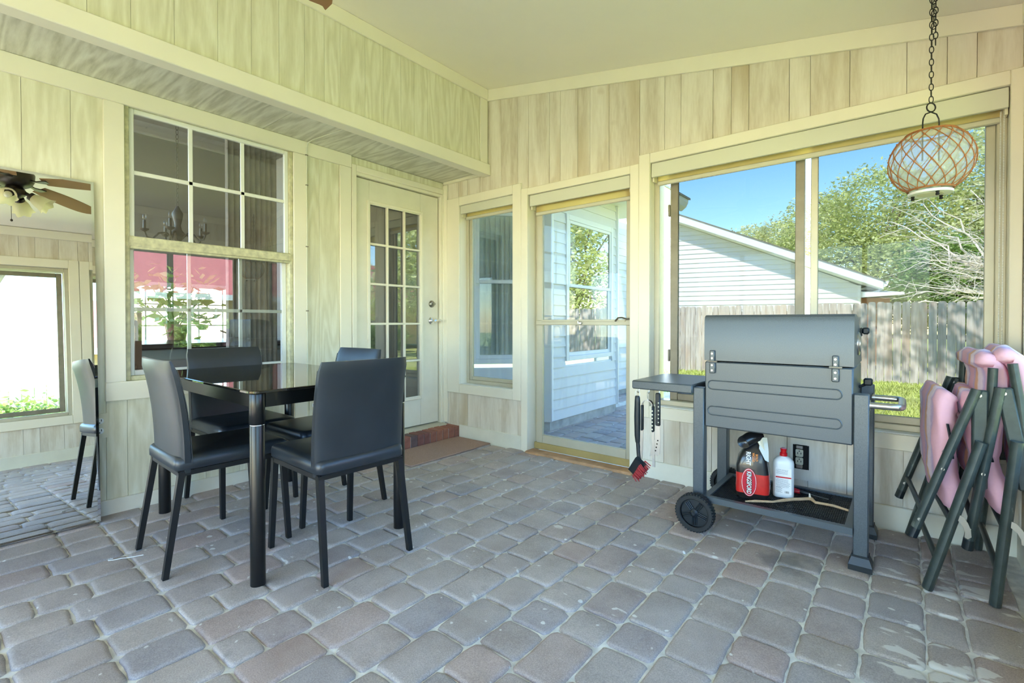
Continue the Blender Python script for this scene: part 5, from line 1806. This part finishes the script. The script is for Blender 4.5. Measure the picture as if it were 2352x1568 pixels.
# ---------------------------------------------------------------- trees
def leaf_quads(blobs, n, size, seed, flat=.5):
    rg = np.random.default_rng(seed)
    vol = np.array([b[3] * b[4] * b[5] for b in blobs], float)
    which = rg.choice(len(blobs), n, p=vol ** .8 / (vol ** .8).sum())
    B_ = np.array(blobs, float)[which]
    d = rg.normal(size=(n, 3))
    d /= np.linalg.norm(d, axis=1)[:, None]
    rad = rg.uniform(.35, 1.0, n) ** .5
    p = B_[:, :3] + d * B_[:, 3:6] * rad[:, None] + rg.normal(size=(n, 3)) * .10
    u = rg.normal(size=(n, 3))
    u[:, 2] *= flat
    u /= np.linalg.norm(u, axis=1)[:, None]
    v = np.cross(u, rg.normal(size=(n, 3)))
    v /= np.linalg.norm(v, axis=1)[:, None]
    s = size * rg.uniform(.6, 1.4, n)[:, None]
    return np.stack([p - u * s, p - v * s * .42, p + u * s, p + v * s * .42], 1)


def branch_path(p, q, rr, k=6, wob=.12):
    p, q = Vector(p), Vector(q)
    out = []
    for i in range(k + 1):
        f = i / k
        w = Vector((rr.uniform(-1, 1), rr.uniform(-1, 1), rr.uniform(-.6, .6))) * wob * (q - p).length * (0 if i in (0,) else math.sin(PI * f) * .5 + .12)
        out.append(p.lerp(q, f) + w)
    return out


def tree(name, label, base, height, blobs, n, leaf, size, seed, trunk_r=.16, group=None, nbr=14):
    rr = random.Random(seed)
    t = thing(name, label, 'tree', base, 0, group)
    B = Vector(base)
    tk = MB()
    top = (base[0] + rr.uniform(-.2, .2), base[1] + rr.uniform(-.2, .2), base[2] + height * .62)
    pth = branch_path(base, top, rr, 7, .04)
    tk.tube([p - B for p in pth], [trunk_r * (1 - .65 * i / 7) for i in range(8)], 9)
    part(tk, 'trunk', M['bark'], t)
    br = MB()
    for k in range(nbr):
        b = blobs[k % len(blobs)]
        s = pth[2 + rr.randrange(5)]
        e = Vector((b[0] + rr.uniform(-.8, .8) * b[3], b[1] + rr.uniform(-.8, .8) * b[4], b[2] + rr.uniform(-.5, .8) * b[5]))
        q = branch_path(s, e, rr, 5, .10)
        br.tube([p - B for p in q], [trunk_r * .30 * (1 - .8 * i / 5) + .008 for i in range(6)], 6)
    part(br, 'branches', M['bark'], t)['kind'] = 'stuff'
    V = leaf_quads(blobs, n, size, seed) - np.array(base)[None, None, :]
    o = link('foliage', quads_mesh('foliage', V, M[leaf]), t)
    o['kind'] = 'stuff'
    return t


TG = 'trees beyond the back fence'
tree('leafy_tree', 'big loose pale-green tree rising behind the neighbour roof and the lantern', (2.0, 21.5, -.4), 7.6,
     [(.6, 20.6, 4.7, 1.9, 1.6, 1.7), (2.4, 20.4, 5.4, 2.0, 1.7, 1.7), (4.0, 21.0, 4.6, 1.9, 1.6, 1.9), (1.6, 19.6, 3.2, 2.3, 1.5, 1.3), (3.4, 19.4, 2.9, 2.0, 1.4, 1.3), (-.7, 21.2, 3.6, 1.5, 1.4, 1.2)], 30000, 'leaf_mid', .075, 21, .22, TG, 22)
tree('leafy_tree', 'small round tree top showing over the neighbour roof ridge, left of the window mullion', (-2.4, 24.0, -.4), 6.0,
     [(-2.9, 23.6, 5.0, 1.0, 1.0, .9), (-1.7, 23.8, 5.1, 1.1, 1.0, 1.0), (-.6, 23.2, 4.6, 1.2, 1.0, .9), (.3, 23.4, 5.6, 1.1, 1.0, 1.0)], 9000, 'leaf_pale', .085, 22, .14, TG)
tree('leafy_tree', 'tall tree at the right beyond the fence, with pale leaves', (6.6, 21.5, -.4), 9.5,
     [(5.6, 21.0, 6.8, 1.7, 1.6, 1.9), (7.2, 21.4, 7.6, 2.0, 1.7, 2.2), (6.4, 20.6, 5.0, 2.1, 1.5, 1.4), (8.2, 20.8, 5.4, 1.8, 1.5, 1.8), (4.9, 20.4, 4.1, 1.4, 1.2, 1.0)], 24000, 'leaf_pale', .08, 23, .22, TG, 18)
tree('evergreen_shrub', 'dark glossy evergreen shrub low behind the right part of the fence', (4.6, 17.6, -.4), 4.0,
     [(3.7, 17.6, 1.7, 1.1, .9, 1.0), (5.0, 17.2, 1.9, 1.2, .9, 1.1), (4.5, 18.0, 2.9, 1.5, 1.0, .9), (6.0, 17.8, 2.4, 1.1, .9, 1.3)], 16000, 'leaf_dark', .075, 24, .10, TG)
tree('shade_tree', 'yard tree beside the porch whose crown dapples the fence', (6.6, 6.6, -.3), 8.0,
     [(2.0, 6.3, 6.3, .9, .7, .45), (3.2, 6.5, 6.4, 1.1, .9, .6), (4.6, 6.4, 6.5, 1.2, 1.0, .8), (6.3, 6.6, 7.2, 1.4, 1.2, .8)], 2600, 'leaf_mid', .095, 25, .20)
tree('shade_tree', 'thick-trunked tree outside the right wall, seen in the mirror', (8.4, -2.55, -.2), 9.0,
     [(7.8, -2.8, 6.6, 2.0, 2.0, 1.2), (9.6, -2.0, 7.2, 2.2, 2.0, 1.3), (8.6, -4.0, 7.0, 2.0, 1.8, 1.2)], 9000, 'leaf_mid', .12, 26, .30)

tree('leafy_tree', 'tall tree off to the right beside the yard, seen only in reflections', (11.2, 9.4, -.3), 7.5,
     [(10.6, 9.0, 3.2, 1.8, 1.6, 1.6), (12.0, 9.8, 4.6, 1.8, 1.6, 1.8), (10.9, 9.9, 5.8, 1.5, 1.4, 1.2), (11.6, 8.4, 2.2, 1.6, 1.4, 1.2)], 9000, 'leaf_mid', .11, 61, .2)
tree('leafy_tree', 'broad tree at the right back corner of the yard, seen only in reflections', (10.2, 17.0, -.4), 8.5,
     [(8.8, 16.6, 2.6, 1.8, 1.5, 1.7), (10.6, 16.9, 3.6, 2.0, 1.7, 2.2), (12.4, 17.6, 3.2, 2.0, 1.7, 2.2), (9.8, 17.3, 6.0, 2.0, 1.6, 1.6), (11.8, 18.0, 6.2, 1.9, 1.6, 1.6)], 13000, 'leaf_mid', .11, 62, .24)
tree('leafy_tree', 'pale tree before the red-roofed house, seen only in reflections', (14.0, 13.4, -.4), 8.0,
     [(13.2, 13.0, 2.6, 1.5, 1.5, 1.8), (14.4, 13.8, 4.4, 1.7, 1.7, 1.9), (13.6, 12.6, 6.2, 1.6, 1.6, 1.4)], 8000, 'leaf_pale', .12, 63, .2)

# bare sprawling tree, pale twigs sweeping left over the fence
bt_ = thing('bare_tree', 'leafless pale-twigged tree sprawling over the fence at the right edge of the window', 'tree', (5.7, 14.8, -.35), group=TG)
rr = random.Random(77)
B = Vector((5.7, 14.8, -.35))
tk = MB()
tk.tube([p - B for p in branch_path(B, (5.5, 14.7, 2.4), rr, 6, .04)], [.14, .13, .12, .10, .09, .08, .07], 8)
part(tk, 'trunk', M['twig'], bt_)
tw = MB()
for k in range(26):
    s = Vector((5.5, 14.7, rr.uniform(1.5, 2.6)))
    e = s + Vector((rr.uniform(-2.6, .5), rr.uniform(-.8, .8), rr.uniform(-.3, 2.4)))
    pth = branch_path(s, e, rr, 7, .10)
    tw.tube([p - B for p in pth], [.030 * (1 - .8 * i / 7) + .005 for i in range(8)], 5)
    for j in range(9):
        s2 = pth[2 + rr.randrange(6)]
        e2_ = s2 + Vector((rr.uniform(-1.0, .2), rr.uniform(-.4, .4), rr.uniform(-.35, .5)))
        q = branch_path(s2, e2_, rr, 4, .12)
        tw.tube([p - B for p in q], [.009, .007, .006, .005, .004], 4)
        for m_ in range(2):
            s3 = q[1 + rr.randrange(3)]
            e3 = s3 + Vector((rr.uniform(-.45, .1), rr.uniform(-.2, .2), rr.uniform(-.2, .22)))
            tw.tube([p - B for p in branch_path(s3, e3, rr, 3, .12)], [.005, .0045, .004, .003], 3)
part(tw, 'twigs', M['twig'], bt_)['kind'] = 'stuff'

# ---------------------------------------------------------------- right side yard: red-roofed house, hedge, ivy fence, closed parasol
rh = thing('red_roof_house', 'red-shingled house across the right side yard, seen in the window reflection', 'house', (18, 4, -.12))
o_ = (-18, -4, .12)
part(MB().box(16.6, 23, 1.6, 16, -.1, 2.0), 'wall', plain('tan_brick', lin(206, 188, 160), .9, var=.1), rh, False).location = o_
part(MB().hexa([(15.9, .9, 1.9), (20.6, .9, 4.15), (20.6, 16.5, 4.15), (15.9, 16.5, 1.9), (15.9, .9, 2.0), (20.6, .9, 4.3), (20.6, 16.5, 4.3), (15.9, 16.5, 2.0)]), 'roof', M['shingle'], rh, False).location = o_
part(MB().box(15.82, 15.92, .9, 16.5, 1.82, 2.02), 'fascia', M['white_v'], rh, False).location = o_
for yy in (2.4, 6.5):
    wf = part(MB().frame_yz(yy, yy + 1.6, .5, 1.6, .07, 16.52, 16.62).box(16.53, 16.6, yy + .77, yy + .83, .55, 1.55), 'window_frame', M['white_v'], rh)
    wf.location = o_
    part(MB().box(16.575, 16.58, yy + .07, yy + 1.53, .57, 1.53), 'pane', M['glass'], wf, False)
hd_ = thing('hedge', 'clipped green hedge in front of the red-roofed house', 'hedge', (14.5, 4, -.12))
V = leaf_quads([(14.4, y, .35, .55, 1.1, .65) for y in np.arange(-1, 11, 1.1)], 14000, .09, 31) - np.array([14.5, 4, -.12])[None, None, :]
link('foliage', quads_mesh('foliage', V, M['leaf_dark']), hd_)['kind'] = 'stuff'
hm = MB()
for y in np.arange(-1, 11, 1.1):
    hm.tube([(0, y - 4, 0), (.05, y - 3.95, .7)], .03, 5)
part(hm, 'stems', M['bark'], hd_)['kind'] = 'stuff'
iv = thing('ivy_fence', 'picket fence overgrown with ivy outside the right wall, seen in the mirror', 'fence', (8.0, -3.2, -.12))
for k in range(36):
    link('picket', R.choice(PK), iv, (0, -2.4 + k * .147, -.62), (0, 0, PI / 2))
V = leaf_quads([(-.12, y, z, .16, .6, .32) for y, z in ((-2, .5), (-1.2, .75), (-.4, .6), (.4, .55), (1.2, .4), (2.2, .35))], 7000, .05, 33)
link('ivy', quads_mesh('ivy', V, M['leaf_dark']), iv)['kind'] = 'stuff'
pu = thing('closed_parasol', 'closed white garden parasol outside the right wall, seen in the mirror', 'parasol', (6.9, -1.55, -.12), 0)
part(MB().lathe([(.025, 0), (.025, 2.2)], (0, 0, 0), 10), 'pole', M['alu'], pu)
part(MB().loft([[((r * (1 + .18 * math.cos(8 * a))) * math.cos(a), (r * (1 + .18 * math.cos(8 * a))) * math.sin(a), z) for a in [2 * PI * i / 48 for i in range(48)]] for r, z in ((.17, .75), (.15, 1.2), (.10, 1.8), (.03, 2.25))]), 'canopy', M['white'], pu, angle=70)

# ================================================================ dining room behind the left wall
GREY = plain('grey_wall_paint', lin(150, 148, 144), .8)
dr = structure('wall_dining', 'grey dining room walls seen through the sash window', 'wall')
XF, ZC2 = -3.7, 3.35
WB_ = (-1.62, .05, .72, 1.50)
mb = MB()
wall_pieces(mb, -4.2, .41, .05, lambda y: ZC2, [WB_, (-4.0, -2.1, .25, 3.0)], emitA(XF - .1, XF))  # tall opening added out of sight to bring daylight into the dining room
mb.box(-1.2, -.2, -.97, -.95, .05, 2.5)  # short partition added to keep light from the hall behind the french door
mb.box(XF, -3.4, -4.3, -4.2, .05, ZC2).box(-.6, -.15, -4.3, -4.2, .05, ZC2).box(-3.4, -.6, -4.3, -4.2, 3.0, ZC2).box(-3.4, -.6, -4.3, -4.2, .05, .25).box(-.20, -.145, -4.2, .36, 2.34, ZC2)  # end wall left open in the middle, added for more daylight
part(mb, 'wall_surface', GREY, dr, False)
part(MB().box(XF, -.15, .36, .41, .05, ZC2), 'hall_surface', plain('olive_wall_painted_dim', lin(74, 74, 64), .8), dr, False)  # olive darkened in its colour to imitate an unlit hall
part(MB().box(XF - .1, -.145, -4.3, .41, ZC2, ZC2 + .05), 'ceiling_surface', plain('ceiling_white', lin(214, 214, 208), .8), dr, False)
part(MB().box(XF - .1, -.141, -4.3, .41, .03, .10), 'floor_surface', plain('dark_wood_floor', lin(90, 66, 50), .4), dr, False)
part(MB().prism([(XF, ZC2), (XF, ZC2 - .12), (XF + .02, ZC2 - .115), (XF + .09, ZC2 - .02), (XF + .10, ZC2)], 'y', -4.2, .36), 'crown_moulding', M['white'], dr, False)
mb = MB()
mb.frame_yz(WB_[0], WB_[1], WB_[2], WB_[3], .05, XF - .05, XF + .02)
for k in range(1, 6):
    yy = WB_[0] + (WB_[1] - WB_[0]) * k / 6
    mb.box(XF - .03, XF - .01, yy - .008, yy + .008, WB_[2], WB_[3])
for k in range(1, 3):
    zz = WB_[2] + (WB_[3] - WB_[2]) * k / 3
    mb.box(XF - .03, XF - .01, WB_[0], WB_[1], zz - .008, zz + .008)
part(mb, 'window_grid', M['white'], dr, False)
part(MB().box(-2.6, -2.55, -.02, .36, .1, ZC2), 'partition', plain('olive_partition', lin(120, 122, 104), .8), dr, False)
# chandelier
chd = thing('chandelier', 'dark candle chandelier on a chain inside the dining room window', 'chandelier', (-1.5, -1.652, 1.74))
DK = plain('aged_iron', lin(70, 66, 60), .5, .4)
part(MB().lathe([(.0, -.12), (.02, -.11), (.03, -.07), (.018, -.04), (.05, .0), (.055, .03), (.03, .06), (.022, .10), (.035, .16), (.040, .20), (.018, .24), (.01, .26)], (0, 0, 0), 18), 'column', DK, chd)
for k in range(5):
    a = 2 * PI * k / 5 + .75
    dx, dy = math.cos(a), math.sin(a)
    arm = part(MB().tube([(dx * r, dy * r, z) for r, z in ((.03, -.02), (.08, .03), (.13, .02), (.17, -.03), (.21, -.02), (.225, .02))], .008, 8), 'arm', DK, chd)
    part(MB().lathe([(.008, .02), (.03, .035), (.034, .045), (.012, .048)], (dx * .225, dy * .225, 0), 12), 'drip_cup', DK, arm)
    part(MB().lathe([(.0105, .048), (.0105, .115)], (dx * .225, dy * .225, 0), 10), 'candle', DK, arm)
    part(MB().lathe([(.004, .115), (.013, .135), (.012, .155), (.003, .175)], (dx * .225, dy * .225, 0), 10), 'candle_bulb', M['glass'], arm)
z = .275
k = 0
while z < 1.60:
    part(chain_link(z, .6 if k % 2 else 2.1, 0, 0, .022, .010), 'chain_link', DK, chd)
    z += .038
    k += 1
# table, chairs, plant
dt = thing('dining_room_table', 'dining room table with pale turned legs inside the window', 'table', (-1.45, -1.75, .1))
part(MB().cbox(-.5, .5, -.85, .85, .72, .76, .01), 'table_top', plain('dark_walnut', lin(62, 46, 40), .25), dt)
part(MB().cbox(-.42, .42, -.75, .75, .63, .72, .01), 'apron', plain('grey_paint', lin(176, 182, 180), .5), dt)
for sx in (-.38, .38):
    for sy in (-.70, .70):
        part(MB().lathe([(.035, 0), (.045, .03), (.03, .10), (.05, .2), (.055, .3), (.035, .42), (.05, .46), (.05, .50), (.055, .52), (.055, .64)], (sx, sy, 0), 14), 'leg', bpy.data.materials['grey_paint'], dt)
WD = plain('brown_chair_wood', lin(112, 78, 58), .45)
for i, (x, y, rz, lab) in enumerate(((-.62, -1.15, 2.0, 'wooden chair with a ring motif in its back, right side of the dining room window'), (-.70, -2.35, 1.5, 'wooden chair at the left side of the dining room window'))):
    if i == 0:
        dc = thing('side_chair', lab, 'chair', (x, y, .1), rz, 'dining room chairs')
        part(MB().cbox(-.22, .22, -.22, .22, .43, .47, .015), 'seat', plain('navy_seat', lin(40, 52, 70), .6), dc)
        for sx in (-.19, .19):
            part(MB().bar((sx, -.20, 0), (sx, -.25, .98), .035, .035), 'rear_leg', WD, dc, False)
            part(MB().bar((sx, .19, 0), (sx, .19, .43), .035, .035), 'leg', WD, dc, False)
        part(MB().cbox(-.20, .20, -.262, -.235, .90, .98, .01), 'top_rail', WD, dc)
        part(MB().cbox(-.19, .19, -.255, -.23, .62, .66, .008), 'lower_rail', WD, dc)
        part(MB().tube([(.10 * math.cos(a), -.245, .78 + .10 * math.sin(a)) for a in [2 * PI * q / 24 for q in range(24)]], .010, 6, loop=True), 'back_ring', WD, dc)
    else:
        d_ = copy_tree(dc)
        d_.location = (x, y, .1)
        d_.rotation_euler = (0, 0, rz)
        d_['label'] = lab
hu = thing('hutch', 'tall dark hutch at the right inside the dining room', 'hutch', (-2.3, -.34, .1))
part(MB().cbox(-.25, .25, -.24, .24, 0, 1.70, .01), 'cabinet', plain('dark_cabinet', lin(84, 78, 66), .5), hu)
part(MB().cbox(.25, .27, -.22, .22, .9, 1.62, .008), 'door', plain('dark_cabinet_door', lin(98, 92, 78), .4), hu)
wb = thing('wine_bottle', 'first of four dark wine bottles on top of the hutch, from the left', 'bottle', (-2.2, -.52, 1.80), 0, 'wine bottles on the hutch')
part(MB().lathe([(.036, 0), (.037, .01), (.037, .18), (.03, .20), (.014, .225), (.013, .29), (.015, .292), (.015, .30)], (0, 0, 0), 14), 'bottle_body', plain('dark_bottle_glass', lin(24, 30, 22), .12), wb)
part(MB().lathe([(.0142, .26), (.0142, .302)], (0, 0, 0), 12), 'capsule', M['hole'], wb)
for k in range(1, 4):
    q = copy_tree(wb)
    q.location = (-2.2, -.52 + .085 * k, 1.80)
    q['label'] = ('second', 'third', 'fourth')[k - 1] + ' of four dark wine bottles on top of the hutch, from the left'
ct = thing('curtain', 'grey and taupe curtain hanging at the right inside the dining room window', 'curtain', (-.42, -1.52, .15))
ring = lambda o: [(o + .018 * math.sin(k * 1.55) * (1 if o == 0 else 1), -.16 + .36 * k / 40) for k in range(41)]
A_, B_ = ring(0.0), ring(.006)
part(MB().loft([[(x, y, z) for x, y in A_] + [(x, y, z) for x, y in B_[::-1]] for z in (0, 1.2, 2.35)]), 'drape', plain('taupe_drape', lin(150, 142, 136), .9, var=.2, vscale=12), ct, angle=80)
part(MB().tube([(.0, -.3, 2.38), (.0, .3, 2.38)], .012, 8), 'curtain_rod', DK, ct)
pl_ = thing('house_plant', 'leafy house plant in a pot silhouetted in front of the bright dining room window', 'plant', (-1.9, -1.55, .86))
part(MB().lathe([(.07, 0), (.09, .13), (.095, .14), (.08, .14)], (0, 0, 0), 16), 'pot', plain('clay_pot', lin(150, 110, 90), .8), pl_)
V = leaf_quads([(0, 0, .38, .28, .28, .22), (.05, .1, .25, .2, .2, .12)], 260, .05, 51)
link('leaves', quads_mesh('leaves', V, M['leaf_dark']), pl_)['kind'] = 'stuff'
stm = MB()
for k in range(8):
    stm.tube([(0, 0, .1), (R.uniform(-.2, .2), R.uniform(-.2, .2), R.uniform(.3, .5))], .005, 5)
part(stm, 'stems', M['leaf_dark'], pl_)['kind'] = 'stuff'

# a bit of white string dropped on the pavers
sg = thing('string', 'small loop of white string lying on the pavers left of the table', 'string', (.685, -2.50, .004), .8)
part(MB().tube([(-.045, .012, .0), (-.06, .004, .0), (-.052, -.006, .0), (-.03, -.002, .0), (-.01, .008, .001), (.01, .012, .0), (.04, .022, .0), (.065, .03, .001)], .0016, 5), 'strand', M['white'], sg)
